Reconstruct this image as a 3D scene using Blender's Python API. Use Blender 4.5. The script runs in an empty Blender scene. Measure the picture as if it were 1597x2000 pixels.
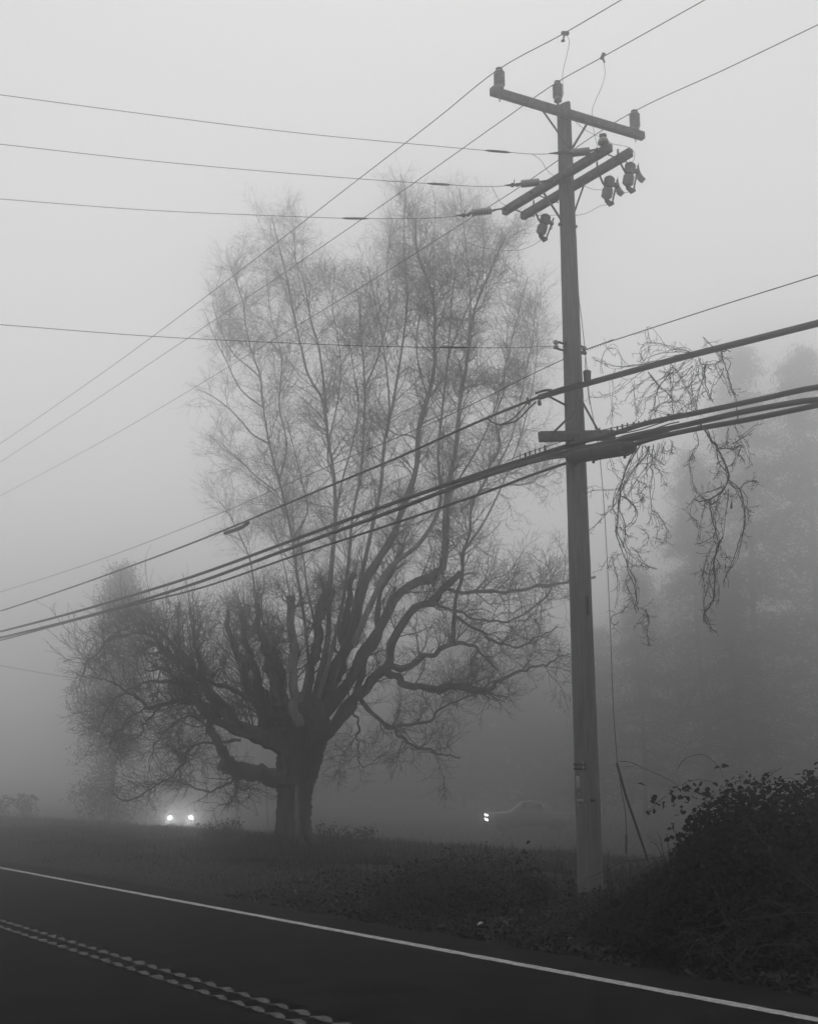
import bpy, math, numpy as np
from math import sin, cos, pi, radians
rng = np.random.default_rng(11)
sc = bpy.context.scene
COL = sc.collection

# ------------------------------------------------------------------ camera
FPX, CX, CY, HOR, EYE = 2330.0, 798.5, 1000.0, 1535.0, 1.8
PITCH = math.atan((HOR - CY) / FPX)
cam = bpy.data.cameras.new('camera')
cam.sensor_fit = 'VERTICAL'
cam.sensor_height = 36.0
cam.sensor_width = 36.0
cam.lens = 36.0 * FPX / 2000.0
cam.clip_start = 0.1
cam.clip_end = 3000
camo = bpy.data.objects.new('camera', cam)
camo.location = (0, 0, EYE)
camo.rotation_euler = (pi / 2 + PITCH, 0, 0)
COL.objects.link(camo)
sc.camera = camo

# ------------------------------------------------------------------ sky, sun, exposure
SUN_EL, SUN_ROT = 62.0, 0.0
DECK, CLEAR = 4.8, 0.2
world = bpy.data.worlds.new('World')
sc.world = world
world.use_nodes = True
nt = world.node_tree
nt.nodes.clear()
sky = nt.nodes.new('ShaderNodeTexSky')
sky.sky_type = 'NISHITA'
sky.sun_disc = False
sky.sun_elevation = radians(SUN_EL)
sky.sun_rotation = radians(SUN_ROT)
sky.air_density = 1.0
sky.dust_density = 0.3
bw = nt.nodes.new('ShaderNodeRGBToBW')
tc = nt.nodes.new('ShaderNodeTexCoord')
sep = nt.nodes.new('ShaderNodeSeparateXYZ')
ramp = nt.nodes.new('ShaderNodeMapRange')      # an overcast deck: brightest overhead, dim at the horizon
ramp.inputs['From Min'].default_value = 0.0
ramp.inputs['From Max'].default_value = 0.15
ramp.inputs['To Min'].default_value = 0.1
ramp.inputs['To Max'].default_value = 1.0
mul = nt.nodes.new('ShaderNodeMath')
mul.operation = 'MULTIPLY'
bg = nt.nodes.new('ShaderNodeBackground')
bg.inputs['Strength'].default_value = 0.14
out = nt.nodes.new('ShaderNodeOutputWorld')
nt.links.new(sky.outputs[0], bw.inputs[0])
nt.links.new(tc.outputs['Generated'], sep.inputs[0])
nt.links.new(sep.outputs['Z'], ramp.inputs['Value'])
deck = nt.nodes.new('ShaderNodeMapRange')      # thick cloud evens the clear sky out: half Nishita, half flat grey
deck.clamp = False
deck.inputs['To Min'].default_value = DECK
deck.inputs['To Max'].default_value = DECK + CLEAR
nt.links.new(bw.outputs[0], deck.inputs['Value'])
nt.links.new(deck.outputs[0], mul.inputs[0])
thin = nt.nodes.new('ShaderNodeMapRange')      # dims the unseen sky overhead so less light reaches the ground
thin.inputs['From Min'].default_value = 0.62
thin.inputs['From Max'].default_value = 0.95
thin.inputs['To Min'].default_value = 1.0
thin.inputs['To Max'].default_value = 0.45
nt.links.new(sep.outputs['Z'], thin.inputs['Value'])
mul2 = nt.nodes.new('ShaderNodeMath')
mul2.operation = 'MULTIPLY'
nt.links.new(ramp.outputs[0], mul2.inputs[0])
nt.links.new(thin.outputs[0], mul2.inputs[1])
nt.links.new(mul2.outputs[0], mul.inputs[1])
nt.links.new(mul.outputs[0], bg.inputs['Color'])
nt.links.new(bg.outputs[0], out.inputs[0])

sun = bpy.data.lights.new('sun', 'SUN')
sun.energy = 0.5
sun.use_shadow = True
sun.angle = radians(25)
sun.color = (1, 0.995, 0.985)
suno = bpy.data.objects.new('sun', sun)
suno.rotation_euler = (radians(90 - SUN_EL), 0, radians(180 - SUN_ROT))
COL.objects.link(suno)

sc.view_settings.view_transform = 'Standard'
sc.view_settings.look = 'None'
sc.view_settings.exposure = 0.0
sc.view_settings.gamma = 1.0
sc.render.engine = 'CYCLES'
sc.cycles.volume_bounces = 9
sc.cycles.max_bounces = 12
sc.cycles.diffuse_bounces = 2
sc.cycles.transparent_max_bounces = 8
sc.cycles.use_denoising = True
sc.cycles.denoising_prefilter = 'ACCURATE'
sc.cycles.use_adaptive_sampling = False
sc.cycles.sample_clamp_indirect = 4.0

FOG_DENSITY = 0.0175
FOG_ALBEDO = 0.963
FOG_ANISO = 0.94

# ------------------------------------------------------------------ picture geometry
FW = np.array([0, cos(PITCH), sin(PITCH)])
UPV = np.array([0, -sin(PITCH), cos(PITCH)])
RT = np.array([1.0, 0, 0])
CAMP = np.array([0, 0, EYE])
RD = np.array([-0.56942, 0.82205, 0.0])        # along the road, away from the camera
RN = np.array([0.82205, 0.56942, 0.0])         # across the road, towards the far verge
ZUP = np.array([0, 0, 1.0])
EDGE = 9.35                                    # asphalt edge, metres across from the camera


def ray(x, y):
    return FW + RT * (x - CX) / FPX - UPV * (y - CY) / FPX


def at(x, y, Y):
    r = ray(x, y)
    return CAMP + r * Y / r[1]


def hit(x, y, P, dr):
    r = ray(x, y)
    nn = np.array([dr[1], -dr[0], 0])
    return CAMP + r * (nn @ (P - CAMP)) / (nn @ r)


def sstep(a, b, x):
    u = np.clip((x - a) / (b - a), 0, 1)
    return u * u * (3 - 2 * u)


def lump(x, y):
    return (0.5 * np.sin(1.7 * x + 0.6 * y + 1.0) * np.sin(1.1 * y - 0.4 * x)
            + 0.3 * np.sin(3.9 * x - 1.3 * y) * np.sin(3.1 * y + 0.8) + 0.2 * np.sin(8.3 * x + 2.0 * y) * np.sin(7.1 * y - 1.9 * x))


def gz(x, y):
    """Height of the ground."""
    x = np.asarray(x, float)
    y = np.asarray(y, float)
    s = RN[0] * x + RN[1] * y - EDGE
    t = RD[0] * x + RD[1] * y
    bank = 0.40 - 0.24 * sstep(14, 26, t)
    h = bank * sstep(0.0, 2.4, s)
    h = h + (0.14 - bank) * sstep(3.2, 8.4, s)
    h = h - 1.05 * sstep(9.5, 24, s)
    h = h + 0.07 * lump(x, y) * sstep(0.3, 2.0, s) * (1 - sstep(60, 120, s))
    flat = -0.03 + 0 * s
    return np.where(s < 0, flat, flat + 0.03 * sstep(0, 0.25, s) + h)


def gpt(px, py):
    """Where the ray of a pixel meets the ground."""
    r = ray(px, py)
    Y = np.linspace(5, 140, 5400)
    P = CAMP[None] + r[None] * (Y / r[1])[:, None]
    k = np.argmax(P[:, 2] < gz(P[:, 0], P[:, 1]))
    return P[k]


# ------------------------------------------------------------------ mesh helpers
ORG = {}


class MB:
    def __init__(s):
        s.v, s.q, s.t, s.n = [], [], [], 0

    def add(s, V, Q=None, T=None):
        V = np.asarray(V, float).reshape(-1, 3)
        if Q is not None and len(Q):
            s.q.append(np.asarray(Q, np.int64).reshape(-1, 4) + s.n)
        if T is not None and len(T):
            s.t.append(np.asarray(T, np.int64).reshape(-1, 3) + s.n)
        s.v.append(V)
        s.n += len(V)
        return s

    def build(s, name, mat, parent=None, smooth=True):
        V = np.concatenate(s.v)
        org = ORG[parent.name] if parent is not None else np.zeros(3)
        V = V - org
        Q = np.concatenate(s.q) if s.q else np.zeros((0, 4), np.int64)
        T = np.concatenate(s.t) if s.t else np.zeros((0, 3), np.int64)
        me = bpy.data.meshes.new(name)
        me.vertices.add(len(V))
        me.vertices.foreach_set('co', V.astype(np.float32).ravel())
        L = np.concatenate([Q.ravel(), T.ravel()])
        me.loops.add(len(L))
        me.loops.foreach_set('vertex_index', L.astype(np.int32))
        me.polygons.add(len(Q) + len(T))
        st = np.concatenate([np.arange(len(Q)) * 4, len(Q) * 4 + np.arange(len(T)) * 3])
        me.polygons.foreach_set('loop_start', st.astype(np.int32))
        if smooth:
            me.polygons.foreach_set('use_smooth', np.ones(len(Q) + len(T), bool))
        me.update(calc_edges=True)
        me.validate()
        me.materials.append(mat)
        o = bpy.data.objects.new(name, me)
        COL.objects.link(o)
        ORG[o.name] = org
        if parent is not None:
            o.parent = parent
        return o


def thing(name, loc, label, cat, group=None):
    o = bpy.data.objects.new(name, None)
    o.empty_display_size = 0.2
    COL.objects.link(o)
    o.location = loc
    ORG[o.name] = np.asarray(loc, float)
    return tag(o, label, cat, group)


def tag(o, label=None, cat=None, group=None, kind=None):
    if label:
        o['label'] = label
    if cat:
        o['category'] = cat
    if group:
        o['group'] = group
    if kind:
        o['kind'] = kind
    return o


def unit(a):
    a = np.asarray(a, float)
    return a / (np.linalg.norm(a, axis=-1, keepdims=True) + 1e-12)


def tubes(mb, P, R, k=3):
    """Many open tubes at once: P (n, M, 3), R (n, M)."""
    n, M, _ = P.shape
    T = unit(np.gradient(P, axis=1))
    D = unit(P[:, -1] - P[:, 0])
    ref = unit(np.cross(D, rng.normal(size=(n, 3))))[:, None, :]
    U = unit(ref - (ref * T).sum(-1, keepdims=True) * T)
    W = np.cross(T, U)
    a = np.arange(k) * 2 * pi / k
    V = P[:, :, None, :] + R[:, :, None, None] * (U[:, :, None, :] * np.cos(a)[:, None] + W[:, :, None, :] * np.sin(a)[:, None])
    i = np.arange(n)[:, None, None] * (M * k) + np.arange(M - 1)[None, :, None] * k
    j = np.arange(k)[None, None, :]
    j2 = (j + 1) % k
    Q = np.stack([i + j, i + j2, i + k + j2, i + k + j], -1)
    mb.add(V, Q)


def tube(mb, P, R, k=8, cap=True, lobes=None):
    """One tube along a polyline, frame carried along it."""
    P = np.asarray(P, float)
    M = len(P)
    R = np.broadcast_to(np.asarray(R, float), (M,))
    T = unit(np.gradient(P, axis=0))
    u = np.cross(T[0], [0.31, 0.55, 0.77])
    u = unit(u)
    V = []
    a = np.arange(k) * 2 * pi / k
    for m in range(M):
        u = unit(u - (u @ T[m]) * T[m])
        w = np.cross(T[m], u)
        rr = R[m] * (np.ones(k) if lobes is None else lobes(a, m / (M - 1)))
        V.append(P[m] + rr[:, None] * (np.cos(a)[:, None] * u + np.sin(a)[:, None] * w))
    V = np.concatenate(V)
    j = np.arange(k)
    j2 = (j + 1) % k
    Q = np.concatenate([np.stack([m * k + j, m * k + j2, (m + 1) * k + j2, (m + 1) * k + j], -1) for m in range(M - 1)])
    Tr = []
    if cap:
        V = np.concatenate([V, [P[0]], [P[-1]]])
        c0, c1 = M * k, M * k + 1
        Tr = np.concatenate([np.stack([np.full(k, c0), j2, j], -1), np.stack([np.full(k, c1), (M - 1) * k + j, (M - 1) * k + j2], -1)])
    mb.add(V, Q, Tr)


def lathe(mb, p0, ax, prof, k=20):
    """Turned shape: prof = [(radius, distance along the axis)]."""
    ax = unit(ax)
    u = unit(np.cross(ax, [0.3, 0.9, 0.2]))
    w = np.cross(ax, u)
    a = np.arange(k) * 2 * pi / k
    V = np.concatenate([p0 + ax * h + r * (np.cos(a)[:, None] * u + np.sin(a)[:, None] * w) for r, h in prof])
    M = len(prof)
    j = np.arange(k)
    j2 = (j + 1) % k
    Q = np.concatenate([np.stack([m * k + j, m * k + j2, (m + 1) * k + j2, (m + 1) * k + j], -1) for m in range(M - 1)])
    V = np.concatenate([V, [p0 + ax * prof[0][1]], [p0 + ax * prof[-1][1]]])
    c0, c1 = M * k, M * k + 1
    Tr = np.concatenate([np.stack([np.full(k, c0), j2, j], -1), np.stack([np.full(k, c1), (M - 1) * k + j, (M - 1) * k + j2], -1)])
    mb.add(V, Q, Tr)


def bar(mb, a, b, w, h, up=ZUP, ch=0.05):
    """A bar with chamfered edges from a to b, w across and h along up."""
    a = np.asarray(a, float)
    b = np.asarray(b, float)
    T = unit(b - a)
    S = unit(np.cross(T, up))
    U = np.cross(S, T)
    c = ch * min(w, h)
    x, y = w / 2, h / 2
    pr = [(-x + c, -y), (x - c, -y), (x, -y + c), (x, y - c), (x - c, y), (-x + c, y), (-x, y - c), (-x, -y + c)]
    V = np.array([p + S * i + U * j for p in (a, b) for i, j in pr] + [a, b])
    j = np.arange(8)
    j2 = (j + 1) % 8
    Q = np.stack([j, j2, 8 + j2, 8 + j], -1)
    Tr = np.concatenate([np.stack([np.full(8, 16), j2, j], -1), np.stack([np.full(8, 17), 8 + j, 8 + j2], -1)])
    mb.add(V, Q, Tr)


def smooth_path(pts, m=8):
    """Catmull-Rom through the points."""
    p = np.asarray(pts, float)
    if len(p) < 3:
        return np.array([p[0] + (p[-1] - p[0]) * u for u in np.linspace(0, 1, m)])
    q = np.concatenate([[2 * p[0] - p[1]], p, [2 * p[-1] - p[-2]]])
    o = []
    for i in range(len(p) - 1):
        a, b, c, d = q[i:i + 4]
        for u in np.arange(m) / m:
            o.append(0.5 * (2 * b + (c - a) * u + (2 * a - 5 * b + 4 * c - d) * u * u + (3 * b - a - 3 * c + d) * u ** 3))
    o.append(p[-1])
    return np.array(o)


def resample(P, M):
    P = np.asarray(P, float)
    d = np.concatenate([[0], np.cumsum(np.linalg.norm(np.diff(P[:, :3], axis=0), axis=1))])
    u = np.linspace(0, d[-1], M)
    return np.stack([np.interp(u, d, P[:, i]) for i in range(P.shape[1])], 1)


# ------------------------------------------------------------------ materials (a grey world: the photograph is black and white)
def mat(name, lo, hi, scale=(5, 5, 5), rough=0.85, detail=6.0, bump=0.0, bscale=None, spec=0.3, lo_pos=0.35, hi_pos=0.65, emit=None, metal=0.0, rand=0.0):
    m = bpy.data.materials.new(name)
    m.use_nodes = True
    n = m.node_tree.nodes
    l = m.node_tree.links
    b = n['Principled BSDF']
    b.inputs['Roughness'].default_value = rough
    b.inputs['Specular IOR Level'].default_value = spec
    b.inputs['Metallic'].default_value = metal
    if emit:
        b.inputs['Base Color'].default_value = (hi, hi, hi, 1)
        b.inputs['Emission Color'].default_value = (1, 1, 1, 1)
        b.inputs['Emission Strength'].default_value = emit
        return m
    t = n.new('ShaderNodeTexCoord')
    mp = n.new('ShaderNodeMapping')
    mp.inputs['Scale'].default_value = scale
    l.new(t.outputs['Object'], mp.inputs['Vector'])
    z = n.new('ShaderNodeTexNoise')
    z.inputs['Scale'].default_value = 1.0
    z.inputs['Detail'].default_value = detail
    z.inputs['Roughness'].default_value = 0.65
    l.new(mp.outputs[0], z.inputs['Vector'])
    r = n.new('ShaderNodeValToRGB')
    r.color_ramp.elements[0].position = lo_pos
    r.color_ramp.elements[1].position = hi_pos
    r.color_ramp.elements[0].color = (lo, lo, lo, 1)
    r.color_ramp.elements[1].color = (hi, hi, hi, 1)
    l.new(z.outputs['Fac'], r.inputs['Fac'])
    col = r.outputs[0]
    if rand:
        g = n.new('ShaderNodeNewGeometry')
        mr = n.new('ShaderNodeMapRange')
        mr.inputs['To Min'].default_value = 1 - rand
        mr.inputs['To Max'].default_value = 1 + rand
        l.new(g.outputs['Random Per Island'], mr.inputs['Value'])
        mx = n.new('ShaderNodeVectorMath')
        mx.operation = 'SCALE'
        l.new(col, mx.inputs[0])
        l.new(mr.outputs[0], mx.inputs['Scale'])
        col = mx.outputs[0]
    l.new(col, b.inputs['Base Color'])
    if bump:
        bs = z
        if bscale:
            mp2 = n.new('ShaderNodeMapping')
            mp2.inputs['Scale'].default_value = bscale
            l.new(t.outputs['Object'], mp2.inputs['Vector'])
            bs = n.new('ShaderNodeTexNoise')
            bs.inputs['Scale'].default_value = 1.0
            bs.inputs['Detail'].default_value = 5.0
            l.new(mp2.outputs[0], bs.inputs['Vector'])
        bp = n.new('ShaderNodeBump')
        bp.inputs['Strength'].default_value = 0.8
        bp.inputs['Distance'].default_value = bump
        l.new(bs.outputs['Fac'], bp.inputs['Height'])
        l.new(bp.outputs[0], b.inputs['Normal'])
    return m


M_POLE = mat('weathered_pole_wood', 0.04, 0.23, (38, 38, 1.6), 0.9, detail=10, bump=0.005, bscale=(60, 60, 2.5), lo_pos=0.22, hi_pos=0.82)
M_ARM = mat('crossarm_wood', 0.06, 0.14, (14, 14, 14), 0.9, bump=0.004)
M_STEEL = mat('galvanised_steel', 0.06, 0.12, (20, 20, 20), 0.6, metal=0.3)
M_DARKSTEEL = mat('dark_steel', 0.02, 0.05, (20, 20, 20), 0.6)
M_PORC = mat('grey_porcelain', 0.20, 0.30, (9, 9, 9), 0.35, spec=0.5)
M_PORCW = mat('white_porcelain', 0.45, 0.6, (9, 9, 9), 0.3, spec=0.5)
M_WIRE = mat('bare_conductor', 0.03, 0.06, (3, 3, 3), 0.6)
M_CABLE = mat('black_cable_sheath', 0.012, 0.03, (6, 6, 6), 0.6)
M_TAG = mat('aluminium_tag', 0.22, 0.34, (40, 40, 40), 0.5)
M_TAGB = mat('bright_tag', 0.5, 0.65, (40, 40, 40), 0.4)
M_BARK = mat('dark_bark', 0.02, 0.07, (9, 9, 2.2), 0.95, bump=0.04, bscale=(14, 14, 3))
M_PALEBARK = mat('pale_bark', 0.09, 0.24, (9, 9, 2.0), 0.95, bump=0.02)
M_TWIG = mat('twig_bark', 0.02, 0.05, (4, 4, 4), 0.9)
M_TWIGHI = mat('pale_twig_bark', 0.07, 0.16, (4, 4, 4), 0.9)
M_VINE = mat('dead_vine_stem', 0.012, 0.035, (12, 12, 12), 0.9)
M_LEAF = mat('bramble_leaf', 0.005, 0.016, (6, 6, 6), 0.85, spec=0.08, rand=0.6)
M_CANE = mat('bramble_cane', 0.02, 0.07, (6, 6, 6), 0.8, rand=0.5)
M_NEEDLE = mat('conifer_needles', 0.03, 0.07, (0.6, 0.6, 0.6), 0.9)
M_GRASS = mat('wet_grass', 0.007, 0.026, (0.6, 0.6, 0.6), 0.8, spec=0.2, rand=0.6)
M_LITTER = mat('fallen_leaves', 0.006, 0.05, (2, 2, 2), 0.75, spec=0.2, rand=0.7)
M_PALELEAF = mat('pale_fallen_leaf', 0.14, 0.3, (5, 5, 5), 0.7, rand=0.4)
M_SOIL = mat('dark_soil', 0.006, 0.018, (1.3, 1.3, 1.3), 0.95, bump=0.03, bscale=(6, 6, 6))
M_ASPHALT = mat('asphalt', 0.003, 0.015, (1.7, 1.7, 1.7), 0.9, detail=14, bump=0.002, bscale=(160, 160, 160), spec=0.05)
M_PAINTW = mat('white_road_paint', 0.22, 0.5, (16, 16, 16), 0.7, bump=0.001, bscale=(120, 120, 120))
M_PAINTY = mat('worn_centre_paint', 0.035, 0.10, (14, 14, 14), 0.7)
M_CARP = mat('dark_car_paint', 0.10, 0.11, (3, 3, 3), 0.3, spec=0.5)
M_CARP2 = mat('grey_car_paint', 0.05, 0.06, (3, 3, 3), 0.3, spec=0.5)
M_GLASS = mat('car_glass', 0.05, 0.05, (3, 3, 3), 0.08, spec=0.6)
M_RUBBER = mat('tyre_rubber', 0.012, 0.02, (9, 9, 9), 0.9)
M_LAMP = mat('lit_headlamp', 1, 0.8, emit=60)
M_LAMPS = mat('small_lit_lamp', 1, 0.8, emit=25)
M_GLINT = mat('lit_marker', 1, 0.8, emit=1.5)

# ------------------------------------------------------------------ ground and road
def sheet(name, S, T, zf, m, kind='structure'):
    SS, TT = np.meshgrid(S, T, indexing='ij')
    X = RN[0] * SS + RD[0] * TT
    Yy = RN[1] * SS + RD[1] * TT
    Z = zf(SS, TT, X, Yy)
    V = np.stack([X, Yy, Z], -1)
    a, b = SS.shape
    i = np.arange(a - 1)[:, None] * b + np.arange(b - 1)[None]
    Q = np.stack([i, i + b, i + b + 1, i + 1], -1)
    o = MB().add(V, Q).build(name, m)
    tag(o, kind=kind)
    return o


S = np.concatenate([np.linspace(-360, -10, 12), np.linspace(-8, EDGE - 0.2, 8), EDGE + np.linspace(0, 6, 61), EDGE + np.linspace(6.3, 30, 80), EDGE + np.geomspace(31, 350, 30)])
T = np.concatenate([-np.geomspace(350, 6, 18), np.linspace(-5, 45, 260), np.geomspace(46, 350, 34)])
sheet('ground', S, T, lambda s, t, x, y: gz(x, y), M_SOIL)

RC = 5.105                                    # centre of the double line
TR = np.concatenate([np.linspace(-60, -4, 20), np.arange(-3.5, 70, 0.25), np.linspace(70, 350, 30)])
edge = 0.05 * np.sin(TR * 1.9) * np.sin(TR * 0.73 + 1) + 0.035 * np.sin(TR * 5.3) + 0.03 * np.sin(TR * 11.0 + 2)


def road_far(s, t, x, y):
    return np.where(s > EDGE - 0.05, -0.004, 0.0) + 0 * s


SS = np.array([RC + 0.30, 6.5, 8.0, EDGE - 0.2, EDGE])
o = MB()
grid = np.meshgrid(SS, TR, indexing='ij')
ss = grid[0].copy()
ss[-1] += edge
ss[-2] += edge
for (ssx, nm) in ((ss, 'road'),):
    a, b = ssx.shape
    tt = grid[1]
    V = np.stack([RN[0] * ssx + RD[0] * tt, RN[1] * ssx + RD[1] * tt, np.where(np.arange(a)[:, None] == a - 1, -0.028, 0.0) + 0 * tt], -1)
    i = np.arange(a - 1)[:, None] * b + np.arange(b - 1)[None]
    o.add(V, np.stack([i, i + b, i + b + 1, i + 1], -1))
SN = np.array([0.6, 0.7, 2.5, RC - 0.30])
a, b = len(SN), len(TR)
ssn, ttn = np.meshgrid(SN, TR, indexing='ij')
V = np.stack([RN[0] * ssn + RD[0] * ttn, RN[1] * ssn + RD[1] * ttn, np.where(np.arange(a)[:, None] == 0, -0.028, 0.0) + 0 * ttn], -1)
i = np.arange(a - 1)[:, None] * b + np.arange(b - 1)[None]
o.add(V, np.stack([i, i + b, i + b + 1, i + 1], -1))
# the milled rumble strip that carries the centre lines is part of the road surface
PER = 0.344
TG = np.arange(-3.5, 60.01, PER / 10)


def groove(s, t):
    w = 0.5 + 0.5 * np.cos(2 * pi * t / PER)
    prof = w ** 0.8
    acr = 1 - sstep(0.19, 0.27, np.abs(s - RC))
    return -0.019 * prof * acr


SGv = np.concatenate([[RC - 0.30, RC - 0.27, RC - 0.24, RC - 0.20], np.linspace(RC - 0.17, RC + 0.17, 9), [RC + 0.20, RC + 0.24, RC + 0.27, RC + 0.30]])
sg, tg = np.meshgrid(SGv, TG, indexing='ij')
V = np.stack([RN[0] * sg + RD[0] * tg, RN[1] * sg + RD[1] * tg, groove(sg, tg)], -1)
a, b = sg.shape
i = np.arange(a - 1)[:, None] * b + np.arange(b - 1)[None]
o.add(V, np.stack([i, i + b, i + b + 1, i + 1], -1))
sg, tg = np.meshgrid([RC - 0.30, RC + 0.30], np.concatenate([np.linspace(60.01, 350, 20)]), indexing='ij')
V = np.stack([RN[0] * sg + RD[0] * tg, RN[1] * sg + RD[1] * tg, 0 * sg], -1)
a, b = sg.shape
i = np.arange(a - 1)[:, None] * b + np.arange(b - 1)[None]
o.add(V, np.stack([i, i + b, i + b + 1, i + 1], -1))
tag(o.build('road', M_ASPHALT, smooth=True), kind='structure')


def line_sheet(name, s0, s1, tv, zf, m, jit=0.0):
    sv = np.linspace(s0, s1, 3)
    sg, tg = np.meshgrid(sv, tv, indexing='ij')
    sg = sg.copy()
    if jit:
        sg[0] += jit * rng.normal(size=len(tv))
        sg[-1] += jit * rng.normal(size=len(tv))
    V = np.stack([RN[0] * sg + RD[0] * tg, RN[1] * sg + RD[1] * tg, zf(sg, tg) + 0.004], -1)
    a, b = sg.shape
    i = np.arange(a - 1)[:, None] * b + np.arange(b - 1)[None]
    ob = MB().add(V, np.stack([i, i + b, i + b + 1, i + 1], -1)).build(name, m)
    tag(ob, kind='structure')
    return ob


line_sheet('road_edge_line', 8.30, 8.455, np.arange(-3, 90, 0.12), lambda s, t: 0 * s, M_PAINTW, 0.004)
# paint lies on the ribs of the rumble strip and is worn out of the grooves' far sides
def rib_paint(s0, s1):
    mb = MB()
    tf = np.arange(-3.5, 60.0, PER / 24)
    w = 0.5 + 0.5 * np.cos(2 * pi * tf / PER)
    half = (s1 - s0) / 2 * np.sqrt(np.clip((1.0 - w) / 0.5, 0, 1)) * np.repeat(rng.uniform(0.72, 1.1, len(tf) // 24 + 1), 24)[:len(tf)] * (1 + 0.12 * rng.normal(size=len(tf)))
    k0 = np.arange(len(tf) - 1)
    k0 = k0[(half[:-1] > 0.004) & (half[1:] > 0.004)]
    sv = np.linspace(-1, 1, 5)
    sg = (s0 + s1) / 2 + sv[:, None] * half[None]
    tg = np.broadcast_to(tf, sg.shape)
    V = np.stack([RN[0] * sg + RD[0] * tg, RN[1] * sg + RD[1] * tg, groove(sg, tg) + 0.004], -1)
    n = len(tf)
    Q = np.concatenate([np.stack([a * n + k0, (a + 1) * n + k0, (a + 1) * n + k0 + 1, a * n + k0 + 1], -1) for a in range(4)])
    tag(mb.add(V, Q).build('road_centre_line', M_PAINTY), kind='structure')


rib_paint(4.94, 5.04)
rib_paint(5.17, 5.27)

# ------------------------------------------------------------------ the utility pole
POLE_Y = 17.0
pb = at(1153, 1740, POLE_Y)
pt = at(1100, 203, POLE_Y)
PC = np.array([pb[0], pb[1], 0.0])
DARM = np.array([cos(radians(27.0)), sin(radians(27.0)), 0])      # top crossarm
DCOM = np.array([cos(radians(16.0)), sin(radians(16.0)), 0])      # cable crossarm
DTAP = np.array([cos(radians(198.0)), sin(radians(198.0)), 0])    # tap wires leave across the road
G0 = float(gz(pb[0], pb[1]))
pole = thing('utility_pole', (pb[0], pb[1], G0), 'tall weathered wooden utility pole with three crossarms standing on the grassy verge', 'utility pole')


def pax(z):
    u = (z - pb[2]) / (pt[2] - pb[2])
    return pb + (pt - pb) * u


def prad(z):
    return float(np.interp(z, [0, 0.4, 6.8, 12.4], [0.182, 0.176, 0.147, 0.108]))


mb = MB()
zs = np.concatenate([np.linspace(G0 - 0.5, pt[2] - 0.03, 60), [pt[2]]])
jit = rng.normal(size=(61, 40)) * 0.0012
rows = []
a = np.arange(40) * 2 * pi / 40
for m, z in enumerate(zs):
    r = prad(z) * (1 + 0.012 * np.sin(3 * a + z * 0.3) + 0.008 * np.sin(7 * a + 1)) + jit[m]
    if m == 60:
        r = r * 0.9
    zz = z + (0.05 * np.cos(a - 0.6) if m >= 59 else 0)
    c = pax(z)
    rows.append(np.stack([c[0] + r * np.cos(a), c[1] + r * np.sin(a), zz + 0 * a], 1))
V = np.concatenate(rows + [[pax(pt[2]) + [0, 0, 0.0]]])
j = np.arange(40)
j2 = (j + 1) % 40
Q = np.concatenate([np.stack([m * 40 + j, m * 40 + j2, (m + 1) * 40 + j2, (m + 1) * 40 + j], -1) for m in range(60)])
mb.add(V, Q, np.stack([np.full(40, 61 * 40), 60 * 40 + j, 60 * 40 + j2], -1))
shaft = mb.build('shaft', M_POLE, pole)


def shed_profile(r, h, n, core=0.5, foot=0.2):
    """Ribbed insulator: n sheds over height h."""
    p = [(r * 0.75, 0), (r * 0.78, foot * h)]
    s = (h * (1 - foot) - 0.02) / n
    for i in range(n):
        y = foot * h + s * i
        p += [(r * core, y + 0.25 * s), (r * 0.96, y + 0.32 * s), (r, y + 0.42 * s), (r * 0.93, y + 0.6 * s), (r * core, y + 0.92 * s)]
    p += [(r * 0.5, h - 0.02), (r * 0.42, h)]
    return p


def post_insulator(pbot, ptop, r, parent, n=5):
    mb = MB()
    h = np.linalg.norm(ptop - pbot)
    lathe(mb, pbot, ptop - pbot, shed_profile(r, h * 0.9, n), 20)
    o = mb.build('insulator', M_PORC, parent)
    mb = MB()
    ax = unit(ptop - pbot)
    lathe(mb, pbot, ax, [(r * 0.42, h * 0.9), (r * 0.62, h * 0.92), (r * 0.62, h * 0.965), (r * 0.4, h * 0.98), (r * 0.36, h * 1.0)], 14)
    mb.build('clamp_top', M_DARKSTEEL, parent)
    return o


# --- top crossarm
AF = PC - RD * 0.175
ea = hit(959, 180, AF, DARM)
eb = hit(1255, 264, AF, DARM)
zc = (ea[2] + eb[2]) / 2
mb = MB()
bar(mb, [ea[0], ea[1], zc], [eb[0], eb[1], zc], 0.10, 0.125)
arm1 = mb.build('crossarm', M_ARM, pole, smooth=False)
INS = []
for (x0, y0, x1, y1) in ((975, 180, 975, 133), (1240, 262, 1240, 216)):
    p0 = hit(x0, y0, AF, DARM)
    p0[2] = zc + 0.05
    p1 = p0.copy()
    p1[2] = hit(x1, y1, p0, DARM)[2]
    post_insulator(p0, p1, 0.088, arm1)
    INS.append(p1)
    mb = MB()
    tube(mb, [p0 - ZUP * 0.11, p0 - ZUP * 0.19], 0.009, 8)
    mb.build('pin_bolt', M_DARKSTEEL, arm1)
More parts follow.
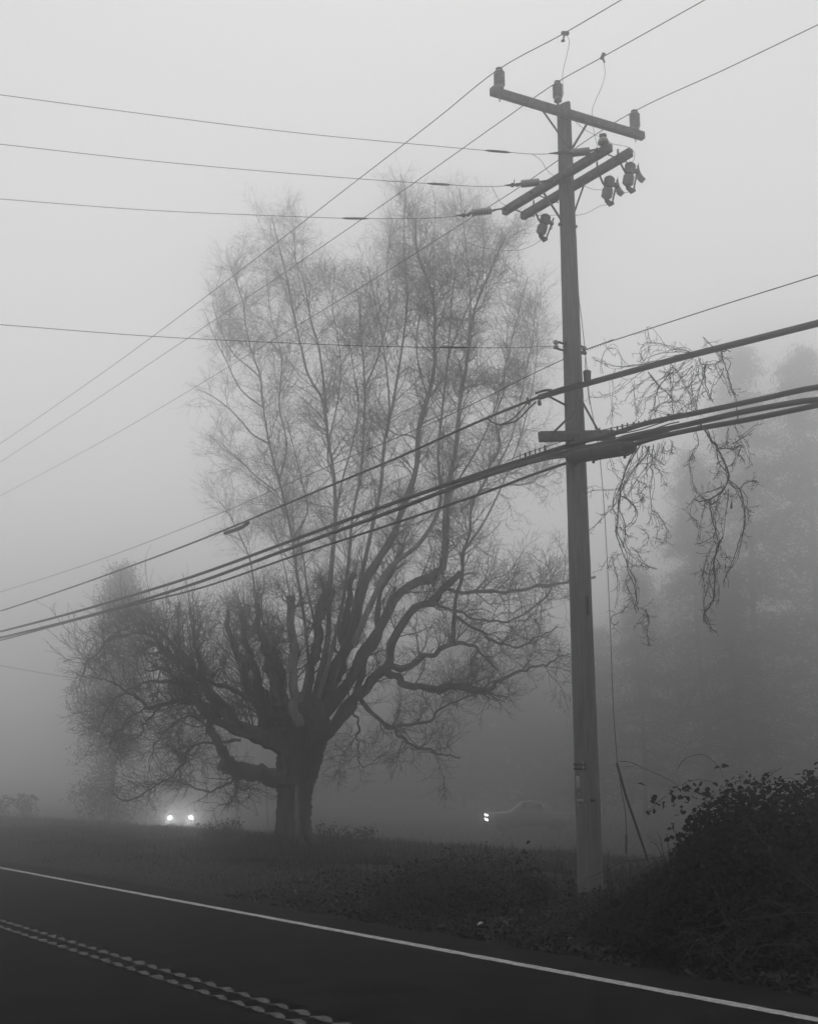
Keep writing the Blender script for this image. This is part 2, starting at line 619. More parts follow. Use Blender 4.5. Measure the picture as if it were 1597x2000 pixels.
# ridge pin insulator on the pole head
ip = hit(1089, 198, PC - RD * 0.02, RN)
p1 = ip.copy()
p1[2] = hit(1087, 158, ip, RN)[2]
p0 = ip.copy()
post_insulator(p0, p1, 0.082, shaft)
INS.insert(1, p1)
mb = MB()
pz = pax(p0[2] - 0.3)
tube(mb, smooth_path([p0 + ZUP * 0.01, p0 - ZUP * 0.07, (p0 + pz) / 2 - ZUP * 0.1 - RN * 0.03, [pz[0] - RN[0] * 0.11, pz[1] - RN[1] * 0.11, p0[2] - 0.34], [pz[0] - RN[0] * 0.112, pz[1] - RN[1] * 0.112, p0[2] - 0.52]], 4), 0.022, 8)
mb.build('ridge_pin', M_STEEL, pole)
# flat braces of the top crossarm
for px, py in ((1064, 221), (1151, 247)):
    a0 = hit(px, py, AF, DARM)
    a0[2] = zc - 0.03
    q = pax(10.97)
    sg = np.sign((a0 - q) @ DARM)
    b0 = np.array([q[0], q[1], hit(1100, 282, AF, DARM)[2]]) - RD * 0.125 + DARM * sg * 0.02
    mb = MB()
    bar(mb, a0 + RD * 0.058, b0, 0.010, 0.035, up=DARM)
    mb.build('brace', M_STEEL, pole, smooth=False)
mb = MB()
q = pax(11.0)
tube(mb, [np.array([q[0], q[1], zc]) - RD * 0.26, np.array([q[0], q[1], zc]) + RD * 0.16], 0.011, 8)
mb.build('through_bolt', M_STEEL, pole)

# --- the pair of arms for the tap line, one each side of the pole
OA1 = PC - RN * 0.195
OA2 = PC + RN * 0.195
arms = []
for OA, pa, pe in ((OA1, (984, 410), (1191, 291)), (OA2, (1020, 421), (1231, 299))):
    a0 = hit(*pa, OA, RD)
    b0 = hit(*pe, OA, RD)
    z = (a0[2] + b0[2]) / 2
    a0[2] = b0[2] = z
    mb = MB()
    bar(mb, a0, b0, 0.10, 0.125)
    arms.append((mb.build('crossarm', M_ARM, pole, smooth=False), a0, b0))
(armA, a1, b1), (armB, a2, b2) = arms
for u in (0.06, 0.93, 0.30):
    p = a1 + (b1 - a1) * u
    mb = MB()
    tube(mb, [p - RN * 0.09, p + RN * 0.52], 0.010, 8)
    tube(mb, [p - RN * 0.065, p - RN * 0.05], 0.028, 8)
    tube(mb, [p + RN * 0.44, p + RN * 0.455], 0.028, 8)
    mb.build('spacer_rod', M_DARKSTEEL, pole)
for base, px, py, qx, qy in ((a2, 1141, 362, 1118, 428), (a1, 1060, 385, 1093, 428)):
    OA = OA2 if base is a2 else OA1
    p = hit(px, py, OA, RD)
    p[2] = base[2] - 0.06
    sd = RN if base is a2 else -RN
    q = pax(hit(qx, qy, OA, RD)[2]) + sd * 0.125
    mb = MB()
    bar(mb, p, q, 0.035, 0.010, up=RN)
    mb.build('brace', M_STEEL, pole, smooth=False)
# bell insulator standing on the near arm
p0 = hit(1178, 294, OA1, RD)
p0[2] = a1[2] + 0.06
mb = MB()
tube(mb, [p0, p0 + ZUP * 0.07], 0.016, 8)
mb.build('pin', M_DARKSTEEL, armA)
mb = MB()
lathe(mb, p0, ZUP, [(0.03, 0.05), (0.075, 0.055), (0.085, 0.075), (0.08, 0.10), (0.05, 0.105)], 20)
mb.build('insulator_skirt', M_PORC, armA)
mb = MB()
lathe(mb, p0, ZUP, [(0.05, 0.105), (0.074, 0.108), (0.07, 0.135), (0.05, 0.15)], 20)
mb.build('insulator', M_PORCW, armA)
mb = MB()
lathe(mb, p0, ZUP, [(0.05, 0.15), (0.042, 0.165), (0.055, 0.18), (0.055, 0.205), (0.03, 0.215)], 16)
tube(mb, [p0 + ZUP * 0.18 - RD * 0.02, p0 + ZUP * 0.19 + RN * -0.07], 0.016, 8)
mb.build('clamp_top', M_DARKSTEEL, armA)
BELL = p0 + ZUP * 0.19

# --- spool brackets for the neutral
for sx, sy, side in ((1087, 674, -1), (1138, 684, 1)):
    c = hit(sx, sy, PC + RN * 0.05 * side, RN)
    w = pax(c[2])
    d_ = unit(np.array([c[0] - w[0], c[1] - w[1], 0]))
    mb = MB()
    for dz in (-0.055, 0.055):
        bar(mb, w + d_ * 0.12 + ZUP * dz, c + d_ * 0.05 + ZUP * dz, 0.05, 0.012)
    bar(mb, w + d_ * 0.145 - ZUP * 0.1, w + d_ * 0.145 + ZUP * 0.1, 0.05, 0.012, up=d_)
    br = mb.build('spool_bracket', M_DARKSTEEL, pole, smooth=False)
    mb = MB()
    lathe(mb, c + d_ * 0.02 - ZUP * 0.05, ZUP, [(0.04, 0), (0.042, 0.025), (0.026, 0.04), (0.026, 0.06), (0.042, 0.075), (0.04, 0.1)], 14)
    mb.build('spool', M_PORC, br)

# --- low wooden arm that carries the telephone cables
OC = PC - RD * 0.215
c0 = hit(1053, 853, OC, DCOM)
c1 = hit(1198, 850, OC, DCOM)
mb = MB()
bar(mb, c0, c1, 0.10, 0.145)
comarm = mb.build('crossarm', M_ARM, pole, smooth=False)
comarm['label'] = 'short dark lower crossarm behind the cable bundle'
for px, py, qx, qy in ((1086, 842, 1099, 820), (1176, 846, 1118, 776)):
    p = hit(px, py, OC, DCOM)
    q = pax(hit(qx, qy, OC, DCOM)[2]) - RD * 0.155
    if qx == 1099:
        q = q - RN * 0.02 + ZUP * 0.25
    mb = MB()
    bar(mb, p + RD * 0.055, q, 0.010, 0.032, up=DCOM)
    mb.build('brace', M_STEEL, pole, smooth=False)
# stand-off bracket of the upper cable
p = hit(1065, 771, PC - RN * 0.3, RD)
q = pax(hit(1097, 790, PC, RN)[2]) - RN * 0.14
mb = MB()
bar(mb, p, q, 0.03, 0.03)
bar(mb, p + RD * 0.14, p - RD * 0.2, 0.03, 0.05)
mb.build('standoff_bracket', M_DARKSTEEL, pole, smooth=False)


# --- bands, tags and marks low on the pole
def on_pole(px, py, out=0.004):
    """Point on the pole's skin seen at a pixel, with its outward normal and sideways direction."""
    r = ray(px, py)
    z = hit(px, py, PC, RT)[2]
    c = pax(z)
    R = prad(z) * 1.012 + out
    o = CAMP[:2] - c[:2]
    A = r[:2] @ r[:2]
    B = 2 * o @ r[:2]
    C_ = o @ o - R * R
    D = max(B * B - 4 * A * C_, 0)
    t = (-B - math.sqrt(D)) / (2 * A)
    P = CAMP + r * t
    nrm = unit(np.array([P[0] - c[0], P[1] - c[1], 0]))
    return P, nrm, np.cross(ZUP, nrm)


def plate(name, px, py, w, h, m, round_=False, parent=None, th=0.004):
    P, nrm, sd = on_pole(px, py)
    mb = MB()
    k = 28
    a = np.arange(k) * 2 * pi / k
    e = 0.35 if round_ else 0.12
    xx = np.sign(np.cos(a)) * np.abs(np.cos(a)) ** e * w / 2
    yy = np.sign(np.sin(a)) * np.abs(np.sin(a)) ** e * h / 2
    if round_:
        rr = min(w, h) / 2
        xx = np.cos(a) * rr * w / min(w, h)
        yy = np.sin(a) * rr + np.sign(np.sin(a)) * (h / 2 - rr)
    # bend the plate to the pole
    R = prad(P[2])
    f = lambda t: np.array([P + sd * R * math.sin(u / R) - nrm * R * (1 - math.cos(u / R)) + ZUP * v + nrm * t for u, v in zip(xx, yy)])
    V = np.concatenate([f(0), f(th), [P + nrm * th], [P]])
    j = np.arange(k)
    j2 = (j + 1) % k
    mb.add(V, np.stack([j, j2, k + j2, k + j], -1), np.concatenate([np.stack([np.full(k, 2 * k), k + j, k + j2], -1), np.stack([np.full(k, 2 * k + 1), j2, j], -1)]))
    return mb.build(name, m, parent or pole, smooth=False)


for py, w in ((1492, 0.02), (1501, 0.016)):
    P, nrm, sd = on_pole(1150, py)
    z = P[2]
    mb = MB()
    aa = np.linspace(2.9, 4.55, 24)
    c = pax(z)
    R = prad(z) * 1.012 + 0.004
    ring = np.stack([c[0] + R * np.cos(aa), c[1] + R * np.sin(aa), z + 0 * aa], 1)
    n_ = np.stack([np.cos(aa), np.sin(aa), 0 * aa], 1)
    V = np.concatenate([ring - ZUP * w, ring + ZUP * w, ring + ZUP * w + n_ * 0.004, ring - ZUP * w + n_ * 0.004])
    i = np.arange(23)
    Q = np.concatenate([np.stack([e0 * 24 + i, e0 * 24 + i + 1, e1 * 24 + i + 1, e1 * 24 + i], -1) for e0, e1 in ((0, 1), (1, 2), (2, 3), (3, 0))])
    mb.add(V, Q)
    mb.build('steel_band', M_DARKSTEEL, pole)
plate('band_buckle', 1137.5, 1491, 0.022, 0.038, M_TAGB, True)
plate('band_buckle', 1138.5, 1500, 0.024, 0.042, M_TAGB, True)
plate('oval_tag', 1128.5, 1530, 0.075, 0.20, M_TAG, True)
plate('small_tag', 1130, 1551, 0.03, 0.035, M_TAG, True)
plate('number_plate', 1132, 1564, 0.105, 0.038, M_TAG)
plate('small_tag', 1128.5, 1573, 0.025, 0.03, M_TAG, True)
plate('knot', 1157, 1563, 0.085, 0.045, M_RUBBER, True)
plate('knot', 1147, 1187, 0.05, 0.22, M_RUBBER, True)
plate('knot', 1146, 1170, 0.04, 0.10, M_RUBBER, True)
# short step bolts high on the pole
for px, py, d_ in ((1122, 441, 1), (1088, 436, -1)):
    z = hit(px, py, PC, RN)[2]
    mb = MB()
    tube(mb, [pax(z) + RN * d_ * 0.1, pax(z) + RN * d_ * 0.18], 0.014, 8)
    tube(mb, [pax(z) + RN * d_ * 0.165, pax(z) + RN * d_ * 0.18], 0.028, 8)
    mb.build('eye_bolt', M_DARKSTEEL, pole)


# ------------------------------------------------------------------ fuse cutouts on the far arm
def cutout(px, py, tilt, guard, label, yaw=0.0):
    c = hit(px, py, PC + RN * 0.37, RD)
    root = thing('fuse_cutout', c, label, 'fuse cutout', 'fuse cutouts under the paired crossarms')
    sx = RN * cos(yaw) - RD * sin(yaw)
    ax = unit(ZUP * cos(tilt) + sx * sin(tilt))
    ox = unit(sx * cos(tilt) - ZUP * sin(tilt))
    oy = np.cross(ax, ox)
    L = lambda x, y, z: c + ox * x + oy * y + ax * z
    mb = MB()
    pr = [(0.03, -0.20), (0.06, -0.19)]
    for z0, n in ((-0.175, 5), (0.03, 5)):
        for i in range(n):
            z = z0 + i * 0.028
            pr += [(0.062, z), (0.084, z + 0.009), (0.082, z + 0.016), (0.062, z + 0.026)]
        pr += [(0.045, z + 0.034), (0.045, z + 0.05)]
    pr += [(0.035, 0.205)]
    lathe(mb, c, ax, pr, 20)
    mb.build('insulator', M_PORC, root)
    mb = MB()
    q = L(-0.14, 0, 0.08)
    arm_p = np.array([q[0], q[1], a2[2] - 0.05]) - RN * 0.05
    tube(mb, smooth_path([L(0, 0, 0), L(-0.10, 0, 0.005), L(-0.135, 0, 0.03), arm_p - ZUP * 0.03, arm_p], 4), 0.016, 8)
    tube(mb, [L(0, 0, -0.022), L(0, 0, 0.022)], 0.052, 14)
    bar(mb, arm_p + ZUP * 0.0 - RN * 0.05, arm_p + ZUP * 0.19 - RN * 0.05, 0.03, 0.012, up=RN)
    mb.build('mounting_bracket', M_DARKSTEEL, root)
    mb = MB()
    tube(mb, [L(0.13, 0, -0.235), L(0.15, 0, 0.24)], 0.014, 10)
    mb.build('fuse_tube', M_STEEL, root)
    mb = MB()
    bar(mb, L(0.0, 0, -0.20), L(0.02, 0, -0.245), 0.05, 0.05)
    bar(mb, L(0.0, 0, -0.245), L(0.13, 0, -0.24), 0.045, 0.055)
    tube(mb, [L(0.05, 0, -0.245), L(0.04, 0, -0.30)], 0.012, 8)
    tube(mb, [L(0.11, -0.04, -0.245), L(0.11, 0.04, -0.245)], 0.032, 10)
    mb.build('lower_hinge', M_DARKSTEEL, root)
    mb = MB()
    bar(mb, L(0.03, 0, 0.19), L(0.10, 0, 0.10), 0.03, 0.03)
    bar(mb, L(0.07, 0, 0.12), L(0.17, 0, 0.12), 0.05, 0.05)
    tube(mb, [L(0.14, 0.0, 0.11), L(0.175, 0.0, 0.05), L(0.17, 0, 0.01), L(0.15, 0, 0.02)], 0.007, 6)
    mb.build('upper_contact', M_DARKSTEEL, root)
    if guard:
        mb = MB()
        nu, nv = 4, 25
        inn = [L(0.15, 0, 0.29), L(0.165, 0, 0.10)]
        outp = [L(0.36, 0.03, 0.13), L(0.30, 0.03, 0.02)]
        P_ = []
        for side in (1, -1):
            for iu in range(nu + 1):
                for iv in range(nv):
                    u, v = iu / nu, iv / (nv - 1)
                    p_ = (inn[0] * (1 - v) + inn[1] * v) * (1 - u) + (outp[0] * (1 - v) + outp[1] * v) * u
                    P_.append(p_ + oy * (0.012 * sin(v * 5 * 2 * pi) * (0.3 + u) + side * 0.006 + 0.04 * sin(pi * u)))
        W = nv
        Q = []
        for s_ in range(2):
            for iu in range(nu):
                for iv in range(nv - 1):
                    k = s_ * (nu + 1) * W + iu * W + iv
                    Q.append((k, k + 1, k + W + 1, k + W))
        B_ = (nu + 1) * W
        for iu in range(nu):
            for v0 in (0, W - 1):
                k = iu * W + v0
                Q.append((k, k + W, B_ + k + W, B_ + k))
        for iv in range(nv - 1):
            for u0 in (0, nu * W):
                k = u0 + iv
                Q.append((k, k + 1, B_ + k + 1, B_ + k))
        mb.add(P_, Q)
        mb.build('ribbed_guard', M_PORC, root)
    return L(0.04, 0, -0.30), L(0.03, 0, 0.20)


K1 = cutout(1187, 366, 0.25, True, 'ribbed fuse cutout hanging under the back arm between the pole and its ribbed twin')
K2 = cutout(1228, 340, 0.22, True, 'ribbed fuse cutout hanging from the outer tip of the back arm')
K3 = cutout(1061, 438, 0.36, False, 'fuse cutout without a fan guard hanging left of the pole')


# ------------------------------------------------------------------ wires and cables
def wire_path(pts, P, dr, t0=None, t1=None, n=10):
    """Points of a wire in the vertical plane through P along dr; pts are pixels or 3-D points."""
    H = [hit(*p, P, dr) if len(p) == 2 else np.asarray(p, float) for p in pts]
    t = np.array([dr[:2] @ (h - P)[:2] for h in H])
    z = np.array([h[2] for h in H])
    o = np.argsort(t)
    t, z = t[o], z[o]
    if t1 is not None:
        k = min(5, len(t))
        c = np.polyfit(t[-k:], z[-k:], 1)
        slope = (z[-1] - z[-3]) / (t[-1] - t[-3])
        tt = t1 - t[-1]
        t = np.append(t, t1)
        z = np.append(z, z[-1] + slope * tt + 0.0008 * tt * tt)
    if t0 is not None:
        slope = (z[2] - z[0]) / (t[2] - t[0])
        tt = t0 - t[0]
        t = np.insert(t, 0, t0)
        z = np.insert(z, 0, z[0] + slope * tt + 0.002 * tt * tt)
    g = np.gradient(z, t)
    ta = np.concatenate([np.linspace(t[i], t[i + 1], max(3, min(24, int(6 * (t[i + 1] - t[i])))), endpoint=False) for i in range(len(t) - 1)] + [t[-1:]])
    i = np.clip(np.searchsorted(t, ta, side='right') - 1, 0, len(t) - 2)
    h = t[i + 1] - t[i]
    u = (ta - t[i]) / h
    zb = ((1 + 2 * u) * (1 - u) ** 2 * z[i] + u * (1 - u) ** 2 * h * g[i] + u * u * (3 - 2 * u) * z[i + 1] + u * u * (u - 1) * h * g[i + 1])
    return np.array([P * [1, 1, 0] + dr * a + ZUP * b for a, b in zip(ta, zb)])


def smooth_z(P, it=3):
    P = P.copy()
    for _ in range(it):
        P[1:-1, 2] = (P[:-2, 2] + 2 * P[1:-1, 2] + P[2:, 2]) / 4
    return P


def cable(name, P, r, m, label, cat, group=None, k=8):
    mb = MB()
    tube(mb, P, r, k)
    o = mb.build(name, m)
    tag(o, label, cat, group)
    return o


GP = 'conductors running along the road'
for ins, R_, L_, lab in (
    (INS[0], [(1212, 0), (1103, 64)], [(855, 230), (700, 350), (500, 505), (240, 700), (98, 800), (0, 867)], 'bare overhead wire resting on the leftmost insulator of the top crossarm'),
    (INS[1], [(1375, 0), (1175, 112)], [(988, 230), (813, 354), (500, 570), (158, 800), (0, 903)], 'bare overhead wire resting on the insulator at the pole head'),
    (INS[2], [(1597, 48), (1420, 133)], [(992, 380), (900, 438), (782, 513), (500, 684), (308, 800), (0, 969)], 'bare overhead wire resting on the rightmost insulator of the top crossarm')):
    att = ins - ZUP * 0.02
    P = wire_path(R_ + [tuple(att)] + L_, att, RD, -24, 60)
    cable('overhead_wire', P, 0.0075, M_WIRE, lab, 'overhead wire', GP)

# neutral: right of the pole, behind it, and away to the left
P = wire_path([(1597, 537), (1397, 600), (1225, 656), (1143, 683), (1093, 705), (900, 800), (652, 906), (400, 1015), (210, 1088), (5, 1155)], PC + RN * 0.2, RD, -20, 60)
nw = cable('neutral_wire', P, 0.0075, M_WIRE, 'thin bare wire crossing behind the pole at its small spool brackets', 'overhead wire')
mb = MB()
P = wire_path([(1140, 685), (1180, 671), (1197, 664), (1232, 656)], PC + RN * 0.2, RD)
u = np.linspace(0, 1, 160)
q = resample(P[len(P) // 3:], 160)
tube(mb, q + 0.012 * np.sin(u * 70)[:, None] * ZUP + 0.012 * np.cos(u * 70)[:, None] * RN, 0.006, 6)
mb.build('wrapped_grip', M_WIRE, nw)

# upper thick cable
OC1 = PC - RN * 0.3
PR = wire_path([(1597, 631), (1447, 669), (1347, 694), (1197, 735), (1100, 762), (1052, 776)], OC1, RD, -20)
up = cable('communication_cable', PR, 0.044, M_CABLE, 'thick black cable rising right from the stand-off bracket, draped with dead vine on top', 'cable', 'cables along the road')
PL = smooth_z(wire_path([(1058, 773), (990, 800), (760, 901), (634, 953), (400, 1051), (225, 1117), (0, 1194)], OC1, RD, None, 60))
ul = cable('communication_cable', PL, 0.022, M_CABLE, 'single black cable descending left from the stand-off bracket, above the bundle of three', 'cable', 'cables along the road')
mb = MB()
for pxs in ([(1085, 764), (1066, 762), (1046, 768)], [(1133, 748), (1100, 757), (1075, 765)]):
    tube(mb, smooth_path([hit(x, y, OC1 - RN * 0.05, RD) for x, y in pxs]), 0.02, 8)
for x, y in ((1131, 750), (1072, 766), (1031, 783)):
    p = hit(x, y, OC1, RD)
    tube(mb, [p - RD * 0.02 - ZUP * 0.06, p + RD * 0.02 + ZUP * 0.05], 0.02, 8)
mb.build('cable_clamp', M_DARKSTEEL, up)
mb = MB()
p = hit(1146, 735, OC1 - RN * 0.04, RD)
lathe(mb, p - ZUP * 0.10, ZUP, [(0.03, 0), (0.05, 0.02), (0.055, 0.1), (0.06, 0.17), (0.045, 0.185)], 16)
mb.build('guy_insulator', M_DARKSTEEL, up)
# drip loop hanging from it and a small terminal
mb = MB()
tube(mb, smooth_path([hit(x, y, OC1 - RN * 0.04, RD) for x, y in ((1046, 785), (1030, 800), (1016, 815), (1000, 825), (975, 829), (962, 825), (950, 817))]), 0.013, 8)
tube(mb, smooth_path([hit(x, y, OC1 - RN * 0.07, RD) for x, y in ((1030, 786), (1020, 798), (1008, 812), (994, 822), (974, 831))]), 0.011, 8)
mb.build('drip_loop', M_CABLE, ul)
mb = MB()
bar(mb, hit(1052, 783, OC1, RD), hit(1054, 791, OC1, RD), 0.04, 0.04, up=RN)
mb.build('terminal', M_DARKSTEEL, ul, smooth=False)
mb = MB()
tube(mb, smooth_path([hit(x, y, OC1 - RN * 0.02, RD) for x, y in ((485, 1020), (470, 1031), (440, 1041))]), 0.045, 8)
mb.build('splice_wrap', M_CABLE, ul)

# the bundle at the low arm
O2 = PC - RN * 0.34
O3 = PC - RN * 0.42
O5 = PC - RN * 0.12
P = wire_path([(1597, 754), (1447, 788), (1347, 809), (1247, 830), (1190, 850), (1130, 864), (1060, 886), (941, 924), (761, 985), (580, 1052), (400, 1118), (225, 1173), (0, 1234)], O2, RD, -20, 60)
c2 = cable('communication_cable', smooth_z(P, 2), 0.035, M_CABLE, 'topmost cable of the bundle that crosses at the low arm', 'cable', 'cables along the road')
P = wire_path([(1597, 778), (1447, 805), (1347, 828), (1247, 850), (1180, 868), (1100, 884), (1060, 895), (941, 932), (761, 1000), (580, 1066), (400, 1133), (225, 1188), (0, 1246)], O3, RD, -20, 60)
c3 = cable('communication_cable', smooth_z(P, 2), 0.036, M_CABLE, 'middle cable of the bundle that crosses at the low arm', 'cable', 'cables along the road')
P = wire_path([(1597, 791), (1447, 822), (1347, 840), (1280, 855), (1225, 872)], O3 - RN * 0.05, RD, -20)
cable('communication_cable', P, 0.033, M_CABLE, 'lowest cable right of the pole, running into the fat black splice case', 'cable', 'cables along the road')
P = wire_path([(1130, 897), (1101, 906), (941, 964), (761, 1025), (580, 1084), (400, 1146), (276, 1178), (150, 1211), (0, 1251)], O5, RD, None, 60)
cable('communication_cable', smooth_z(P, 2), 0.022, M_CABLE, 'lowest cable left of the pole, parting from the bundle above it', 'cable', 'cables along the road')
mb = MB()
q0, q1 = hit(1212, 859, O3 + RN * 0.03, RD), hit(1305, 839, O3 + RN * 0.03, RD)
lathe(mb, q0, q1 - q0, [(0.036, 0), (0.055, 0.04), (0.058, 0.1), (0.058, np.linalg.norm(q1 - q0) - 0.1), (0.05, np.linalg.norm(q1 - q0) - 0.03), (0.03, np.linalg.norm(q1 - q0))], 18)
mb.build('sleeve', M_CABLE, c3)
for k in range(3):
    mb = MB()
    P = wire_path([(1345 - 20 * k, 812 + 12 * k), (1270, 832 + 8 * k), (1200, 850 + 7 * k), (1120, 866 + 8 * k), (1060, 884 + 6 * k), (980, 908 + 5 * k), (900, 938 + 5 * k)], O2 - RN * (0.05 + 0.02 * k), RD)
    P[:, 2] += 0.012 * np.sin(np.arange(len(P)) * (0.9 + 0.3 * k))
    tube(mb, P, 0.009, 6)
    mb.build('lashed_line', M_CABLE, c2)
# thin slack strand with clips along the top of the bundle
P = wire_path([(1330, 806), (1270, 822), (1210, 833), (1150, 846), (1080, 868), (1030, 884), (990, 900)], O2 - RN * 0.03, RD)
st = cable('lashing_strand', P, 0.006, M_WIRE, 'thin clipped strand lying over the top of the cable bundle at the pole', 'strand')
for q in resample(P, 34)[1:-1]:
    if rng.random() < 0.6:
        mb = MB()
        q = q + RN * rng.normal() * 0.01
        tube(mb, [q - ZUP * 0.05, q + ZUP * (0.01 + 0.03 * rng.random())], 0.010 + 0.008 * rng.random(), 6)
        mb.build('clip', M_DARKSTEEL, st)
# splice case
s0 = hit(1109, 894, O3 - RN * 0.10, RD)
s1 = hit(1239, 873, O3 - RN * 0.10, RD)
axs = unit(s1 - s0)
Ls = np.linalg.norm(s1 - s0)
case = thing('splice_case', (s0 + s1) / 2, 'fat black cable splice case slung across the pole under the low arm', 'splice case')
mb = MB()
lathe(mb, s0, axs, [(0.045, 0.0), (0.075, 0.02), (0.085, 0.06), (0.088, 0.12), (0.098, 0.14), (0.098, Ls - 0.16), (0.088, Ls - 0.13), (0.085, Ls - 0.05), (0.05, Ls - 0.01), (0.03, Ls)], 24)
mb.build('body', M_CABLE, case)
for u in (0.12, 0.4, 0.86):
    mb = MB()
    p = s0 + axs * Ls * u
    lathe(mb, p, axs, [(0.099, 0), (0.106, 0.003), (0.106, 0.03), (0.099, 0.033)], 24)
    dn = unit(-ZUP + axs * (ZUP @ axs))
    bar(mb, p + dn * 0.095 + axs * 0.002, p + dn * 0.135 + axs * 0.002, 0.03, 0.03, up=axs)
    mb.build('clamp_band', M_DARKSTEEL, case)
mb = MB()
tube(mb, smooth_path([s0 + axs * 0.03 + ZUP * 0.03, hit(1100, 889, O3, RD), hit(1070, 896, O3, RD), hit(1010, 911, O3, RD)]), 0.018, 8)
tube(mb, smooth_path([s0 + axs * 0.03, hit(1096, 893, O3 - RN * 0.06, RD), hit(1062, 898, O3 - RN * 0.04, RD), hit(1000, 914, O3, RD)]), 0.016, 8)
mb.build('cable_tail', M_CABLE, case)

# tap wires: each thing is the wire with its strain insulator, clamp and repair sleeve
GT = 'tap wires dead-ended on the paired crossarms'
SAG = 'bare tap wire leaving left from the %s'
for att, ins, cl, sl, pts, lab in (
    ((1165, 293), (1152, 1114, 297), (1112, 1072, 299.5), (996, 947, 295.5), [(1040, 301), (1000, 298), (782, 279), (600, 261.6), (300, 225), (0, 185)], 'uppermost of the tap wires leading left, its insulator across the pole'),
    ((1078, 353), (1054, 1015, 357.5), (1012, 985, 362), (880, 834, 359), [(951, 364.6), (880, 361), (813, 357), (500, 333), (300, 314.6), (0, 281.5)], 'middle tap wire leading left, its insulator just left of the pole'),
    ((985, 408), (961, 918, 413.5), (914, 890, 421), (718, 668, 426.5), [(860, 425), (780, 427), (719, 427), (500, 420), (300, 411), (0, 388.6)], 'lowest tap wire leading left from the far tip of the paired arms')):
    A = hit(*att, OA1 - RN * 0.05, RD)
    ys = lambda x: float(np.interp(x, [min(cl[0], cl[1]), att[0]], [cl[2], att[1]]))
    pin = [(ins[0], ins[2] - (ins[0] - ins[1]) * 0.0)]
    P = wire_path([tuple(A), ((ins[0] + ins[1]) / 2, ins[2]), ((cl[0] + cl[1]) / 2, cl[2])] + pts, A, DTAP, None, 24)
    w = cable('tap_wire', P, 0.0045, M_WIRE, lab, 'overhead wire', GT)
    i0 = hit(ins[0], ins[2] - 2, A, DTAP)
    i1 = hit(ins[1], ins[2] + 2, A, DTAP)
    L_ = np.linalg.norm(i1 - i0)
    pr = [(0.02, 0.0), (0.03, 0.01)]
    for i in range(7):
        z = 0.02 + i * (L_ - 0.04) / 7
        s_ = (L_ - 0.04) / 7
        pr += [(0.03, z), (0.062, z + 0.4 * s_), (0.06, z + 0.6 * s_), (0.03, z + 0.9 * s_)]
    pr += [(0.03, L_ - 0.01), (0.02, L_)]
    mb = MB()
    lathe(mb, i0, i1 - i0, pr, 18)
    mb.build('strain_insulator', M_PORC, w)
    mb = MB()
    tube(mb, [A, A + (i0 - A) * 0.5 + ZUP * 0.012, i0], [0.02, 0.013, 0.02], 8)
    tube(mb, [A - ZUP * 0.03, A + ZUP * 0.03], 0.022, 8)
    mb.build('eye_link', M_DARKSTEEL, w)
    k0 = hit(cl[0], cl[2] - 1, A, DTAP)
    k1 = hit(cl[1], cl[2], A, DTAP)
    mb = MB()
    tube(mb, resample(np.array([i1, k0, k0 + (k1 - k0) * 0.4, k1]), 14), [0.02, 0.022, 0.03, 0.03, 0.022, 0.018, 0.035, 0.035, 0.02, 0.018, 0.016, 0.012, 0.01, 0.008], 8)
    tube(mb, [k0 + (k1 - k0) * 0.3, k0 + (k1 - k0) * 0.3 + ZUP * 0.09], 0.008, 6)
    mb.build('dead_end_clamp', M_DARKSTEEL, w)
    sa, sb = hit(sl[0], sl[2] + 1.5, A, DTAP), hit(sl[1], sl[2] - 1.5, A, DTAP)
    pp = P[np.argsort(np.abs((P - A) @ DTAP - (sa - A) @ DTAP))[:1]][0]
    tt = (P - A) @ DTAP
    sel = np.linspace((sa - A) @ DTAP, (sb - A) @ DTAP, 12)
    Pz = np.stack([np.interp(sel, tt, P[:, i]) for i in range(3)], 1)
    mb = MB()
    tube(mb, Pz, [0.007, 0.013, 0.017, 0.018, 0.018, 0.018, 0.018, 0.018, 0.018, 0.017, 0.013, 0.007], 8)
    mb.build('repair_sleeve', M_WIRE, w)
A = hit(1087, 675.5, PC - RN * 0.12, RD)
P = wire_path([tuple(A), (1000, 679), (885, 678.5), (720, 676), (600, 671.5), (300, 657), (0, 634)], A, DTAP, None, 24)
w = cable('tap_wire', P, 0.0045, M_WIRE, 'single thin wire leading left from the spool bracket halfway up the pole', 'overhead wire', GT)
tt = (P - A) @ DTAP
sel = np.linspace((hit(912, 679, A, DTAP) - A) @ DTAP, (hit(860, 678, A, DTAP) - A) @ DTAP, 12)
mb = MB()
tube(mb, np.stack([np.interp(sel, tt, P[:, i]) for i in range(3)], 1), [0.007] + [0.015] * 10 + [0.007], 8)
mb.build('repair_sleeve', M_WIRE, w)

# jumper leads: thin loose wires between conductors, insulators and cutouts
GJ = 'loose jumper leads at the pole head'


def jumper(px, off, lab, m=5):
    pts = []
    for i, p in enumerate(px):
        o = off if np.isscalar(off) else off[0] + (off[1] - off[0]) * i / (len(px) - 1)
        pts.append(hit(*p, PC + RN * o, RD) if len(p) == 2 else np.asarray(p))
    return cable('jumper_lead', smooth_path(pts, m), 0.0038, M_WIRE, lab, 'jumper lead', GJ, 6)


